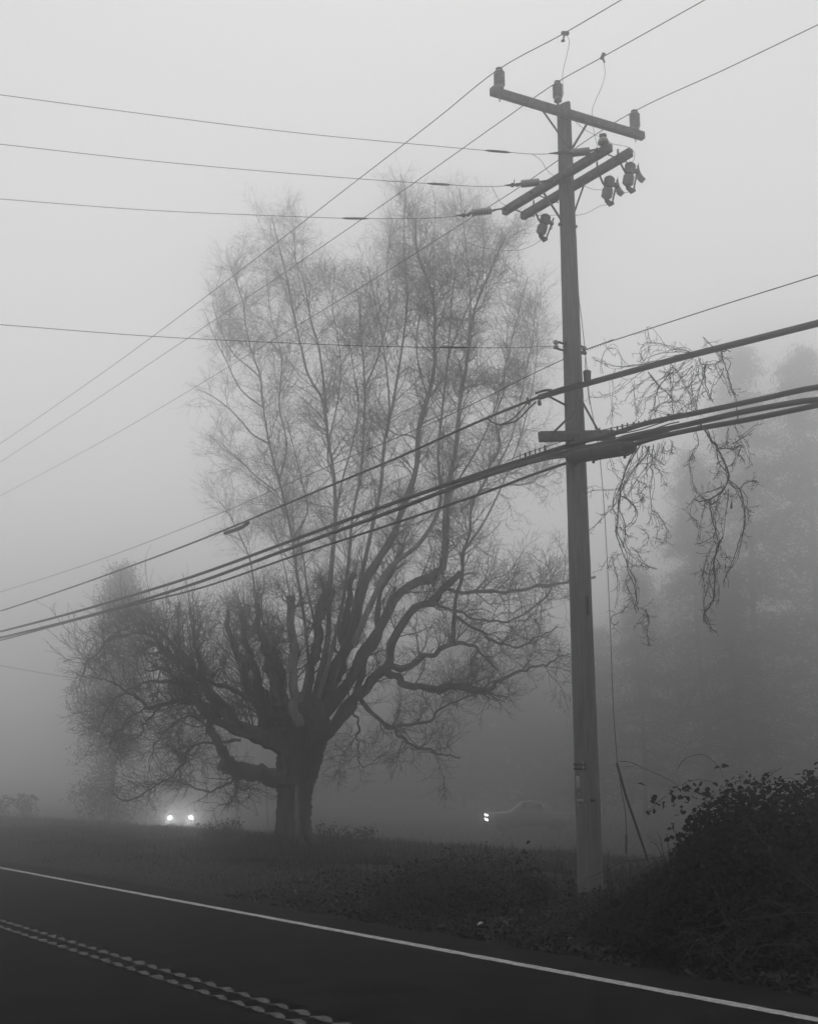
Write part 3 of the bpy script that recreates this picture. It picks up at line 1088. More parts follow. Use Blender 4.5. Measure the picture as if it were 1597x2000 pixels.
o1 = RN @ (INS[0] - PC)
o2 = RN @ (INS[1] - PC)
jw = jumper([(1103, 64), (1111, 80), (1107, 105), (1101, 130), (1098, 150), (1100, 185)], (o1, -0.05), 'thin loose lead dangling from the topmost wire to the pole head')
for o_, x, y, par in ((o1, 1103, 65, jw),):
    p = hit(x, y, PC + RN * o_, RD)
    mb = MB()
    tube(mb, [p - RD * 0.05 - ZUP * 0.03, p + RD * 0.05 + ZUP * 0.03], 0.032, 10)
    tube(mb, [p + RD * 0.01, p + RD * 0.05 - ZUP * 0.10], 0.013, 8)
    tube(mb, [p + RD * 0.03 - ZUP * 0.10, p + RD * 0.07 - ZUP * 0.085], 0.02, 8)
    mb.build('line_clamp', M_DARKSTEEL, par)
jw = jumper([(1176, 113), (1181, 140), (1176, 165), (1163, 195), (1156, 215), (1157, 240), (1161, 265), (1167, 288)], (o2, -0.15), 'thin loose lead curving down from the middle wire to the near arm')
p = hit(1175, 112, PC + RN * o2, RD)
mb = MB()
tube(mb, [p - RD * 0.05 + ZUP * 0.05, p + RD * 0.02 - ZUP * 0.03], 0.028, 10)
tube(mb, [p - RD * 0.01 + ZUP * 0.02, p - RD * 0.05 - ZUP * 0.11], 0.012, 8)
mb.build('line_clamp', M_DARKSTEEL, jw)
jumper([(1110, 225), (1125, 239), (1140, 252), (1158, 262), (1172, 268)], (-0.1, -0.2), 'thin lead slanting from behind the top crossarm to the bell insulator')
jumper([tuple(BELL), (1188, 276), (1196, 281), (1212, 284), (1228, 288), (1238, 298), (1238, 308), tuple(K2[1])], (-0.15, 0.37), 'thin lead arching from the bell insulator to the outermost cutout')
jumper([(1040, 302), (1055, 312), (1065, 328), (1076, 340), (1088, 346)], (-0.4, -0.1), 'thin slack lead hooked between the uppermost tap wire and the pole')
jumper([(961, 365), (970, 384), (978, 396), (990, 402)], (-0.6, -0.2), 'thin short lead dropping from the middle tap wire to the arm tip')
jumper([(1138, 362), (1155, 369), (1175, 371), (1186, 371)], 0.3, 'short faint lead under the back arm reaching the inner cutout')
jumper([tuple(K2[0]), (1215, 378), (1203, 379), (1194, 377)], (0.37, 0.37), 'short lead sagging between the two ribbed cutouts')
jumper([tuple(K1[0]), (1170, 403), (1150, 414), (1130, 420), (1112, 421)], (0.37, 0.1), 'thin lead sagging from the inner cutout back to the pole')
jumper([tuple(K3[0]), (1040, 479), (1015, 488), (985, 489), (955, 486), (930, 480), (912, 474)], (0.37, -0.3), 'long faint lead sagging left below the cutout left of the pole')
jumper([(1003, 404), (1020, 415), (1040, 420), (1062, 421), (1088, 420)], (0.1, 0.3), 'thin lead under the far tips of the paired arms')

# ------------------------------------------------------------------ guy wire, its guard and a loose strand
ga = gpt(1276, 1715)
gtop = pax(hit(1122, 448, PC, RN)[2]) + RN * 0.12
gdir = unit(np.array([ga[0] - pb[0], ga[1] - pb[1], 0]))
gpl = lambda x, y: hit(x, y, PC, gdir)
guy = thing('guy_wire', ga, 'slack steel guy wire running down beside the pole into a leaning guard pipe', 'guy wire')
mb = MB()
tube(mb, smooth_path([gtop, gpl(1122, 475), gpl(1127, 555), gpl(1137, 640), gpl(1145, 715), gpl(1147, 735), gpl(1151, 780), gpl(1164, 850), gpl(1172, 905), gpl(1181, 1020), gpl(1190, 1200), gpl(1197, 1380), gpl(1205, 1492)], 6), 0.0055, 6)
mb.build('strand', M_WIRE, guy)
mb = MB()
tube(mb, smooth_path([gpl(1143, 690), gpl(1142, 715), gpl(1145, 740), gpl(1148, 770), gpl(1151, 790)], 4), 0.005, 6)
mb.build('strand_tail', M_WIRE, guy)
mb = MB()
g0, g1, g2 = gpl(1204, 1491), gpl(1222, 1555), gpl(1268, 1690)
dn = unit(g2 - g1)
gp = np.array([g0, g0 + (g1 - g0) * 0.5, g1, g1 + (g2 - g1) * 0.5, g2, g2 + dn * 0.5])
tube(mb, smooth_path(gp, 5), 0.019, 12)
mb.build('guard_pipe', M_STEEL, guy)
mb = MB()
lp = [gpl(1207, 1497), gpl(1212, 1540), gpl(1219, 1575), gpl(1222, 1610), gpl(1222, 1660), gpl(1220, 1695), gpl(1216, 1725), gpl(1214, 1750)]
tube(mb, smooth_path(lp, 6), 0.006, 6)
tube(mb, smooth_path([gpl(1222, 1628), gpl(1222.5, 1645), gpl(1222, 1668)], 5), [0.006] + [0.016] * 9 + [0.006], 8)
tag(mb.build('loose_strand', M_WIRE), 'thin loose strand hanging from the tip of the leaning guard pipe to the ground', 'strand')

# ------------------------------------------------------------------ the big bare tree
YT = 36.0
MPX = 35.4 / FPX
tb = at(572, 1650, YT)
def project(P):
    q = P - CAMP
    w = q @ FW
    return CX + FPX * (q @ RT) / w, CY - FPX * (q @ UPV) / w


# the crown's own uneven limit, so that no shoot outgrows it
OUT_X = [380, 400, 430, 470, 500, 540, 580, 620, 660, 700, 740, 780, 800, 840, 870, 900, 950, 1000, 1030, 1060, 1090, 1110]
OUT_Y = [700, 585, 520, 470, 420, 395, 415, 460, 490, 465, 420, 350, 345, 395, 350, 345, 390, 430, 490, 570, 680, 780]


def inside(P, slack=38):
    x, y = project(P)
    return (y > np.interp(x, OUT_X, OUT_Y) + slack - 75 * rng.random(len(x)) ** 1.5) & (x > 415 - 50 * rng.random(len(x)) ** 1.5) & (x < 1105)


def inside_low(P):
    x, y = project(P)
    return (x > 150 + 1.1 * np.clip(1290 - y, 0, 200) ** 0.9 + 0.5 * np.clip(y - 1380, 0, 200) - 45 * rng.random(len(x)) ** 2) & (x < 1130)


tree = thing('bare_tree', (tb[0], tb[1], float(gz(tb[0], tb[1]))), 'huge leafless old tree with a thick fluted trunk and tangled crown', 'tree')


def fl(a, u):
    return (1 + 0.04 * rng.normal(size=len(a)) + 0.10 * np.cos(3 * a + 0.8 * u + 0.4) + 0.07 * np.cos(5 * a - 1.2 * u) + 0.035 * np.cos(11 * a + 5 * u) + 0.03 * np.sin(17 * a + 23 * u))


mb = MB()
TP = [(571, 1672, 42), (571, 1655, 37), (571, 1638, 33), (570, 1610, 31), (572, 1575, 30.5), (573, 1548, 31.5), (573, 1525, 36), (577, 1500, 38), (582, 1470, 41), (588, 1440, 45), (592, 1415, 46), (597, 1392, 40), (600, 1372, 27), (602, 1352, 16)]
c = smooth_path([list(at(x, y, YT)) + [r * MPX] for x, y, r in TP], 7)
tube(mb, c[:, :3], c[:, 3], 56, True, fl)
# surface roots
for k in range(9):
    a = k * 2 * pi / 9 + 0.3
    d_ = np.array([cos(a), sin(a), 0])
    b0 = tb + ZUP * 0.45
    e = tb + d_ * 0.95
    e[2] = gz(e[0], e[1]) - 0.06
    m_ = tb + d_ * 0.62 + ZUP * 0.10
    tube(mb, smooth_path([b0 + d_ * 0.3 + ZUP * 0.3, b0 + d_ * 0.42 - ZUP * 0.1, m_, e]), np.linspace(0.2, 0.05, 25), 8)
trunk = mb.build('trunk', M_BARK, tree)

# (pixels, radius at the base and tip in pixels, depth at base and tip in metres)
LIMBS = [
    # low left limbs
    ([(570, 1520), (535, 1518), (500, 1509), (468, 1504), (445, 1497), (430, 1490)], 19, 13, -0.3, -1.2),
    ([(443, 1497), (434, 1474), (423, 1441), (412, 1418), (397, 1388), (378, 1365), (359, 1339), (335, 1318), (305, 1300)], 12, 3, -1.15, -2.2),
    ([(575, 1478), (551, 1459), (513, 1441), (476, 1426), (449, 1411), (430, 1377), (412, 1350), (389, 1324), (363, 1302), (333, 1279), (310, 1260), (284, 1257)], 24, 4, -0.3, -1.0),
    ([(500, 1436), (461, 1429), (438, 1418), (419, 1403), (408, 1384), (390, 1372), (356, 1369), (318, 1377), (288, 1380), (258, 1358)], 11, 2.5, -0.5, -2.8),
    ([(570, 1462), (547, 1448), (521, 1426), (509, 1399), (498, 1365), (483, 1335), (476, 1305), (461, 1268), (449, 1230), (440, 1190)], 19, 3.5, 0.2, 1.4),
    ([(575, 1400), (551, 1398), (525, 1399), (506, 1380), (491, 1362), (457, 1350), (419, 1335), (380, 1312), (340, 1250)], 9, 2.5, -0.5, -1.8),
    ([(575, 1420), (551, 1403), (540, 1358), (532, 1313), (521, 1268), (508, 1225), (500, 1180)], 26, 5, 0.0, 0.6),
    ([(560, 1450), (535, 1420), (520, 1380), (505, 1330), (490, 1290), (480, 1240), (470, 1190)], 16, 4, 0.5, 2.2),
    ([(430, 1400), (410, 1360), (400, 1320), (385, 1280), (380, 1235), (372, 1200)], 9, 2.5, -0.6, 1.0),
    ([(389, 1324), (350, 1290), (320, 1262), (285, 1240), (245, 1240), (210, 1252), (178, 1285), (165, 1320)], 6, 1.5, -1.0, -2.6),
    ([(363, 1302), (330, 1250), (298, 1224), (262, 1222), (225, 1238), (195, 1265)], 6, 1.5, -0.8, 0.8),
    ([(258, 1358), (225, 1336), (200, 1326), (175, 1322), (150, 1316)], 2.8, 1, -2.8, -3.4),
    ([(318, 1377), (295, 1399), (277, 1426), (273, 1440), (250, 1444)], 3, 1.2, -2.2, -2.6),
    ([(470, 1446), (416, 1450), (382, 1459), (359, 1486), (340, 1512), (310, 1531), (284, 1550), (262, 1561), (239, 1561), (226, 1550)], 3.6, 1.1, -0.9, -3.2),
    ([(461, 1508), (455, 1524), (446, 1531), (412, 1544), (378, 1538), (348, 1525), (320, 1530), (280, 1530)], 3.2, 0.9, -1.1, -2.6),
    ([(461, 1508), (461, 1538), (455, 1556), (449, 1568), (430, 1574)], 3.2, 1.0, -1.1, -1.6),
    ([(463, 1520), (468, 1540), (490, 1541), (508, 1540)], 2.4, 0.9, -1.1, -0.8),
    ([(359, 1339), (310, 1330), (255, 1345), (210, 1385), (190, 1430)], 4, 1.2, -2.0, -1.0),
    ([(318, 1377), (275, 1388), (240, 1415), (215, 1455)], 3, 1.0, -2.4, -3.2),
    ([(419, 1403), (370, 1400), (330, 1420), (300, 1460), (290, 1490)], 3.5, 1.0, -0.8, 0.3),
    # thick pollard stubs
    ([(585, 1420), (571, 1377), (574, 1305), (570, 1230), (566, 1163)], 11, 7, -1.0, -1.5),
    ([(570, 1430), (548, 1370), (543, 1320), (530, 1285), (518, 1262)], 22, 12, 0.4, 0.9),
    # right hand limbs
    ([(600, 1450), (634, 1434), (663, 1402), (695, 1365), (728, 1324), (752, 1304), (769, 1259), (785, 1218), (809, 1190), (838, 1178), (866, 1149), (900, 1120)], 21, 6, -0.4, -1.4),
    ([(600, 1430), (622, 1406), (663, 1357), (695, 1316), (720, 1263), (744, 1214), (764, 1170), (809, 1141), (858, 1121), (870, 1050), (878, 963), (893, 820), (902, 748), (921, 653), (936, 587), (959, 520), (985, 460)], 24, 1.6, 0.1, 1.6),
    ([(598, 1410), (614, 1389), (638, 1324), (663, 1283), (691, 1243), (703, 1194), (720, 1133), (745, 1080), (774, 1034), (807, 915), (821, 844), (836, 782), (850, 701), (847, 629), (836, 558), (821, 501), (812, 440)], 22, 1.8, 0.5, 0.2),
    ([(735, 1318), (756, 1304), (793, 1302), (826, 1283), (846, 1279), (883, 1259), (923, 1259), (940, 1275), (968, 1308)], 9, 2, -0.9, -2.4),
    ([(883, 1259), (885, 1222), (891, 1194), (897, 1141), (903, 1080), (925, 1000), (950, 920), (969, 880), (975, 800), (985, 730)], 7, 1.5, -1.8, -1.0),
    ([(745, 1305), (760, 1316), (785, 1332), (817, 1342), (850, 1347), (891, 1342), (931, 1349), (956, 1351)], 8, 6, -0.8, -2.6),
    ([(950, 1350), (968, 1336), (1001, 1316), (1041, 1304), (1070, 1296), (1090, 1288)], 5, 1.5, -2.6, -3.4),
    ([(690, 1372), (703, 1365), (728, 1397), (752, 1418), (785, 1418), (817, 1414), (846, 1397), (878, 1377), (907, 1361), (940, 1350)], 6, 1.4, -0.6, 0.4),
    ([(752, 1416), (770, 1424), (785, 1438), (805, 1458), (834, 1463), (866, 1475), (899, 1479)], 4, 1.2, -0.3, -0.8),
    ([(685, 1366), (691, 1380), (699, 1418), (699, 1467), (707, 1499)], 4, 1.0, -0.7, -1.0),
    ([(832, 1180), (866, 1153), (907, 1155), (948, 1157), (996, 1155), (1037, 1149), (1070, 1141), (1110, 1137), (1160, 1126)], 7.5, 2.5, -1.2, 0.6),
    ([(838, 1178), (880, 1190), (920, 1205), (960, 1215), (1000, 1210), (1050, 1180), (1080, 1150)], 5, 1.4, -1.2, -2.6),
    ([(890, 1205), (930, 1230), (970, 1255), (1010, 1262), (1050, 1245), (1085, 1225)], 4, 1.2, -1.7, -1.6),
    ([(900, 1000), (940, 960), (985, 950), (1020, 945), (1060, 930), (1095, 905)], 4, 1.3, 1.2, 0.2),
    ([(640, 1434), (670, 1400), (700, 1345), (715, 1290), (735, 1235), (740, 1180), (760, 1120), (790, 1060)], 15, 4, 0.4, 2.2),
    ([(620, 1400), (650, 1350), (668, 1290), (672, 1230), (680, 1180), (690, 1120)], 16, 6, 0.7, 1.3),
    ([(590, 1410), (600, 1340), (612, 1290), (620, 1240), (625, 1190), (636, 1150)], 14, 8, 0.0, 0.2),
    ([(600, 1230), (615, 1222), (632, 1205), (643, 1180), (648, 1160)], 4, 3, -0.5, -0.4),
]
LEADERS = [
    ([(580, 1640), (579, 1560), (580, 1470), (582, 1410), (588, 1370), (602, 1305), (600, 1260), (592, 1193), (577, 1103), (571, 1053), (555, 977), (538, 915), (526, 867), (514, 796), (509, 739), (493, 691), (481, 644), (476, 596), (464, 558), (450, 520)], 10.5, 1.4, -0.45, -0.3),
    ([(526, 867), (493, 848), (469, 820), (445, 796), (412, 772), (385, 760)], 4, 1.2, -0.35, -1.6),
    ([(509, 739), (490, 720), (455, 690), (430, 640), (415, 590)], 3, 1.0, -0.3, 1.0),
    ([(604, 1410), (620, 1340), (640, 1250), (643, 1155), (655, 1010), (650, 915), (640, 858), (636, 805), (626, 772), (602, 734), (588, 677), (578, 634), (564, 567), (555, 520), (540, 463), (531, 425)], 15, 1.5, 0.3, 0.9),
    ([(637, 805), (631, 739), (621, 672), (607, 625), (593, 548), (578, 510), (575, 450)], 6, 1.2, 0.6, -0.6),
    ([(655, 1010), (668, 940), (685, 880), (700, 800), (690, 720), (682, 660)], 5, 1.2, 0.4, -1.0),
    ([(612, 1390), (640, 1300), (665, 1200), (680, 1100), (688, 1010), (702, 939), (709, 867), (712, 748), (705, 653), (700, 580)], 11, 1.5, 0.0, 0.8),
    ([(640, 1350), (670, 1270), (700, 1150), (731, 1010), (745, 939), (750, 867), (769, 777), (786, 672), (795, 587), (790, 510), (788, 439), (793, 382), (782, 340)], 13, 1.4, 0.7, 1.4),
    ([(755, 850), (760, 780), (745, 653), (731, 582), (718, 520)], 5, 1.2, 1.2, 0.2),
    ([(690, 1260), (720, 1190), (760, 1110), (820, 1060), (859, 986), (855, 891), (864, 796), (874, 701), (880, 610), (890, 520)], 13, 1.5, -0.2, -0.8),
    ([(893, 820), (905, 750), (912, 677), (919, 587), (912, 510), (902, 415), (898, 370)], 4.5, 1.1, 1.2, 0.4),
    ([(848, 660), (868, 600), (880, 530), (872, 460)], 3, 1.0, 0.3, 0.9),
    ([(878, 963), (930, 880), (965, 800), (990, 700), (1010, 620), (1030, 540)], 5, 1.2, 1.3, -0.5),
    ([(903, 1080), (950, 1010), (1000, 900), (1030, 800), (1045, 720), (1050, 660)], 5, 1.2, -1.4, 0.2),
    ([(571, 1053), (600, 1000), (590, 940), (575, 880), (560, 820)], 4, 1.2, -0.3, -1.2),
    ([(500, 1180), (490, 1100), (470, 1050), (450, 1010), (430, 980)], 5, 1.2, 0.6, 0.2),
    ([(620, 1240), (600, 1150), (590, 1080), (560, 1010), (530, 960), (500, 940)], 5, 1.3, 0.2, 1.2),
    ([(650, 930), (640, 880), (660, 780), (665, 700), (650, 600), (655, 520)], 4, 1.0, 0.4, 1.2),
    ([(545, 940), (560, 870), (545, 790), (550, 700), (530, 620), (520, 540)], 4, 1.0, -0.2, 0.8),
    ([(514, 796), (470, 760), (440, 700), (420, 660), (400, 610)], 3.5, 1.0, -0.3, -1.0),
    ([(712, 760), (740, 690), (760, 600), (755, 520), (765, 430)], 4, 1.0, 0.7, 1.5),
    ([(836, 782), (815, 700), (818, 620), (840, 500), (850, 420), (845, 370)], 4, 1.0, 0.4, -0.6),
    ([(874, 701), (900, 630), (930, 560), (945, 480), (940, 420)], 4, 1.0, -0.8, -1.6),
    ([(540, 960), (500, 930), (470, 900), (440, 880), (410, 850)], 3.5, 1.0, 0.4, 1.0),
    ([(969, 915), (1000, 850), (1020, 760), (1040, 660), (1045, 600)], 3.5, 1.0, -1.0, -1.8),
    ([(566, 1163), (556, 1110), (540, 1050), (525, 1000)], 2.5, 1.0, -0.9, -1.4),
]


def limb_path(pts, r0, r1, d0, d1, M=40):
    n = len(pts)
    raw = []
    cum = np.concatenate([[0], np.cumsum([math.dist(pts[i], pts[i + 1]) for i in range(n - 1)])])
    for i, (x, y) in enumerate(pts):
        u = cum[i] / cum[-1]
        r = (r0 + (r1 - r0) * u ** 0.58) * MPX
        raw.append(list(at(x, y, YT + d0 + (d1 - d0) * u)) + [r])
    return resample(smooth_path(raw, 8), M)


LP, LR = [], []
for pts, r0, r1, d0, d1 in LIMBS:
    c = limb_path(pts, r0 * (0.62 if min(p_[1] for p_ in pts) < 1185 and pts[-1][1] != 1163 else 0.95), r1, d0, d1)
    mb = MB()
    wob = c[:, :3] + np.stack([np.sin(np.arange(40) * 0.9 + r0), np.cos(np.arange(40) * 0.7 + r1), np.sin(np.arange(40) * 1.3)], 1) * 0.018
    i_ = np.arange(40)
    env = np.clip(i_ / 8, 0, 1)[:, None] * min(1.0, len(pts) / 8)
    ph = rng.uniform(0, 6.28, 6)
    wob = wob + env * 0.055 * np.stack([np.sin(i_ * 0.45 + ph[0]) + 0.7 * np.sin(i_ * 0.95 + ph[1]), np.sin(i_ * 0.5 + ph[2]) + 0.7 * np.sin(i_ * 1.05 + ph[3]), 0.6 * np.sin(i_ * 0.6 + ph[4])], 1)
    knob = 1 + 0.28 * (rng.random(40) < 0.09)
    tube(mb, wob, c[:, 3] * knob * (1 + 0.07 * np.sin(np.arange(40) * 1.7 + r0) + 0.07 * rng.normal(size=40)), 14 if r0 > 6 else 7, True, fl if r0 > 9 else None)
    mb.build('broken_stub' if len(pts) == 5 and pts[-1][1] == 1163 else 'limb', M_PALEBARK if pts[-1][1] == 1163 else M_BARK, tree)
    LP.append(wob)
    LR.append(c[:, 3])
UP, UR = [], []
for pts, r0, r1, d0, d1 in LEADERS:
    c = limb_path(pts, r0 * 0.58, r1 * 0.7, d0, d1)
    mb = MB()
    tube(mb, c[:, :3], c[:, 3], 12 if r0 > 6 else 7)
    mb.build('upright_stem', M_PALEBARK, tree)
    UP.append(c[:, :3])
    UR.append(c[:, 3])
LP, LR, UP, UR = map(np.array, (LP, LR, UP, UR))


def spawn(P, R, per, L, ang, up, M, wig, rs, rmax, tip, tmin=0.1, trop=0.0, taper=0.35):
    """Side shoots off every path in P."""
    n, M0, _ = P.shape
    per = np.broadcast_to(np.asarray(per), (n,)).astype(int)
    idx = np.repeat(np.arange(n), per)
    N = len(idx)
    u = tmin + (1 - tmin) * rng.random(N) ** 0.85
    f = np.clip(u * (M0 - 1), 0, M0 - 1.001)
    i0 = f.astype(int)
    w = (f - i0)[:, None]
    p = P[idx, i0] * (1 - w) + P[idx, i0 + 1] * w
    T = unit(P[idx, i0 + 1] - P[idx, i0])
    rd = rng.normal(size=(N, 3))
    pr = unit(rd - (rd * T).sum(1, keepdims=True) * T)
    a = rng.uniform(ang[0], ang[1], N)[:, None]
    d = unit(np.cos(a) * T + np.sin(a) * pr + np.array([0, 0, up]))
    ln = rng.uniform(L[0], L[1], N) * (1 - taper * u)
    st = (ln / (M - 1))[:, None]
    out = [p]
    for m in range(M - 1):
        out.append(out[-1] + d * st)
        d = unit(d + wig * rng.normal(size=(N, 3)) + np.array([0, 0, trop]))
    Rp = R[idx, i0] * (1 - w[:, 0]) + R[idx, i0 + 1] * w[:, 0]
    r0 = np.minimum(Rp * rs, rmax)
    r0 = np.maximum(r0, tip * 1.1)
    Rr = r0[:, None] + (tip - r0)[:, None] * np.linspace(0, 1, M)[None] ** 0.7
    return np.stack(out, 1), Rr


def length(P):
    return np.linalg.norm(np.diff(P, axis=1), axis=2).sum(1)


# upper crown: fine ascending shoots off the upright stems
tall = np.concatenate([UP, LP[[23, 24, 26]]])
tallR = np.concatenate([UR, LR[[23, 24, 26]]])
hi = tall[:, :, 2].mean(1)
b1_, r1_ = spawn(tall, tallR, np.maximum(8, length(tall) * np.where(np.arange(len(tall)) >= len(UP), 2.2, 5.0)), (0.7, 3.0), (0.45, 1.3), 0.12, 9, 0.13, 0.45, 0.020, 0.005, 0.30, 0.03, 0.5)
keep = (b1_[:, 0, 2] > 5.2) & inside(b1_[:, -1])
b1_, r1_ = b1_[keep], r1_[keep]
b2_, r2_ = spawn(b1_, r1_, 8, (0.4, 1.3), (0.4, 1.2), 0.08, 6, 0.2, 0.6, 0.008, 0.003, 0.1, 0.03)
b3_, r3_ = spawn(b2_, r2_, 5, (0.25, 0.8), (0.4, 1.2), 0.03, 4, 0.25, 0.7, 0.004, 0.0021, 0.1, 0.02)
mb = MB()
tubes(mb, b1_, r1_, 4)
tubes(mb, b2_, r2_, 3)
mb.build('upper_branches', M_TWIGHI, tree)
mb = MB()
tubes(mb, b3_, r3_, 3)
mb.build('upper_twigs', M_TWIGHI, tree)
# lower crown: a wild tangle off the limbs
ln = length(LP)
per = np.maximum(5, ln * np.where(np.arange(len(ln)) < 21, 4.2, 3.5)).astype(int)
b1_, r1_ = spawn(LP, LR, per, (0.7, 2.3), (0.5, 1.3), 0.28, 10, 0.22, 0.45, 0.032, 0.008, 0.22, 0.03, 0.4)
keep = (b1_[:, 0, 2] > 1.7 + 1.3 * rng.random(len(b1_))) & (b1_[:, -1, 2] > 1.3) & inside_low(b1_[:, -1])
b1_, r1_ = b1_[keep], r1_[keep]
b2_, r2_ = spawn(b1_, r1_, 9, (0.4, 1.2), (0.4, 1.2), 0.10, 7, 0.26, 0.6, 0.011, 0.0045, 0.12, 0.03)
b3_, r3_ = spawn(b2_, r2_, 5, (0.22, 0.65), (0.4, 1.2), 0.05, 5, 0.3, 0.7, 0.006, 0.0032, 0.1, 0.0)
mb = MB()
tubes(mb, b1_, r1_, 4)
tubes(mb, b2_, r2_, 3)
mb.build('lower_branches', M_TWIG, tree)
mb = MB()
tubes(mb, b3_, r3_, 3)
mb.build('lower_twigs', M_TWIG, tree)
# fine sprays hanging off the lowest drooping limbs
lo_ = [13, 14, 15, 16]
d1_, e1_ = spawn(LP[lo_], LR[lo_], 26, (0.3, 1.1), (0.4, 1.3), 0.1, 8, 0.25, 0.5, 0.012, 0.005, 0.2, 0.02)
d2_, e2_ = spawn(d1_, e1_, 6, (0.15, 0.5), (0.4, 1.2), 0.0, 5, 0.28, 0.6, 0.006, 0.0035)
k_ = d1_[:, :, 2].min(1) > 0.9
mb = MB()
tubes(mb, d1_[k_], e1_[k_], 4)
k_ = d2_[:, :, 2].min(1) > 0.8
tubes(mb, d2_[k_], e2_[k_], 3)
mb.build('drooping_sprays', M_TWIG, tree)
# straight water shoots rising out of the pollarded left limbs
wl = LP[[1, 2, 3, 4, 5, 6, 7, 8, 9, 10, 21, 36, 37]]
wr = LR[[1, 2, 3, 4, 5, 6, 7, 8, 9, 10, 21, 36, 37]]
w1, q1 = spawn(wl, wr, 12, (0.9, 2.6), (0.3, 1.0), 0.9, 9, 0.07, 0.35, 0.018, 0.005, 0.35, 0.10, 0.3)
w2, q2 = spawn(w1, q1, 6, (0.3, 0.9), (0.3, 0.8), 0.2, 5, 0.14, 0.6, 0.008, 0.004, 0.2, 0.03)
mb = MB()
tubes(mb, w1, q1, 4)
tubes(mb, w2, q2, 3)
mb.build('water_shoots', M_TWIG, tree)
# one long creeper hanging straight down beside the trunk
mb = MB()
tube(mb, smooth_path([at(519, 1520, YT - 0.6), at(521, 1550, YT - 0.6), at(522, 1585, YT - 0.6), at(524, 1612, YT - 0.6)]), 0.007, 5)
tag(mb.build('hanging_creeper', M_VINE), 'single thin creeper hanging straight down from the low limb left of the big trunk', 'vine')

# ------------------------------------------------------------------ dead vines caught on the cables
def vine(name, strands, off, label, tw=5, seed=1, twl=(0.05, 0.22)):
    r_ = np.random.default_rng(seed)
    mb = MB()
    PP, RR = [], []
    more = [([(x + r_.normal() * 4, y + r_.normal() * 4) for x, y in pts], r * 0.6) for pts, r in strands for _ in range(2) if r_.random() < 0.8]
    for pts, r in strands + more:
        n = len(pts)
        jit = r_.normal() * 0.10 + np.cumsum(r_.normal(size=n) * 0.035)
        raw = [list(hit(x, y, PC + RN * (off + jit[i]), RD)) for i, (x, y) in enumerate(pts)]
        p = resample(smooth_path(raw, 7), max(14, 3 * n))
        p = p + r_.normal(size=p.shape) * 0.0035
        R = np.linspace(r, max(r * 0.55, 0.0028), len(p)) * (1 + 0.15 * r_.normal(size=len(p)))
        tube(mb, p, np.maximum(R, 0.0022) * 0.95, 6 if r > 0.006 else 5)
        PP.append(resample(p, 16))
        RR.append(np.interp(np.linspace(0, 1, 16), np.linspace(0, 1, len(R)), R))
    P_, R_ = np.array(PP), np.array(RR)
    t1, q1 = spawn(P_, R_, tw, twl, (0.4, 1.4), -0.05, 6, 0.22, 0.6, 0.0045, 0.0026, 0.05)
    t2, q2 = spawn(t1, q1, 2, (0.03, 0.12), (0.4, 1.2), -0.05, 4, 0.25, 0.8, 0.0028, 0.0019)
    tubes(mb, t1, q1, 3)
    tubes(mb, t2, q2, 3)
    v = mb.build(name, M_VINE)
    return tag(v, label, 'dead vine', 'dead vines on the cables')


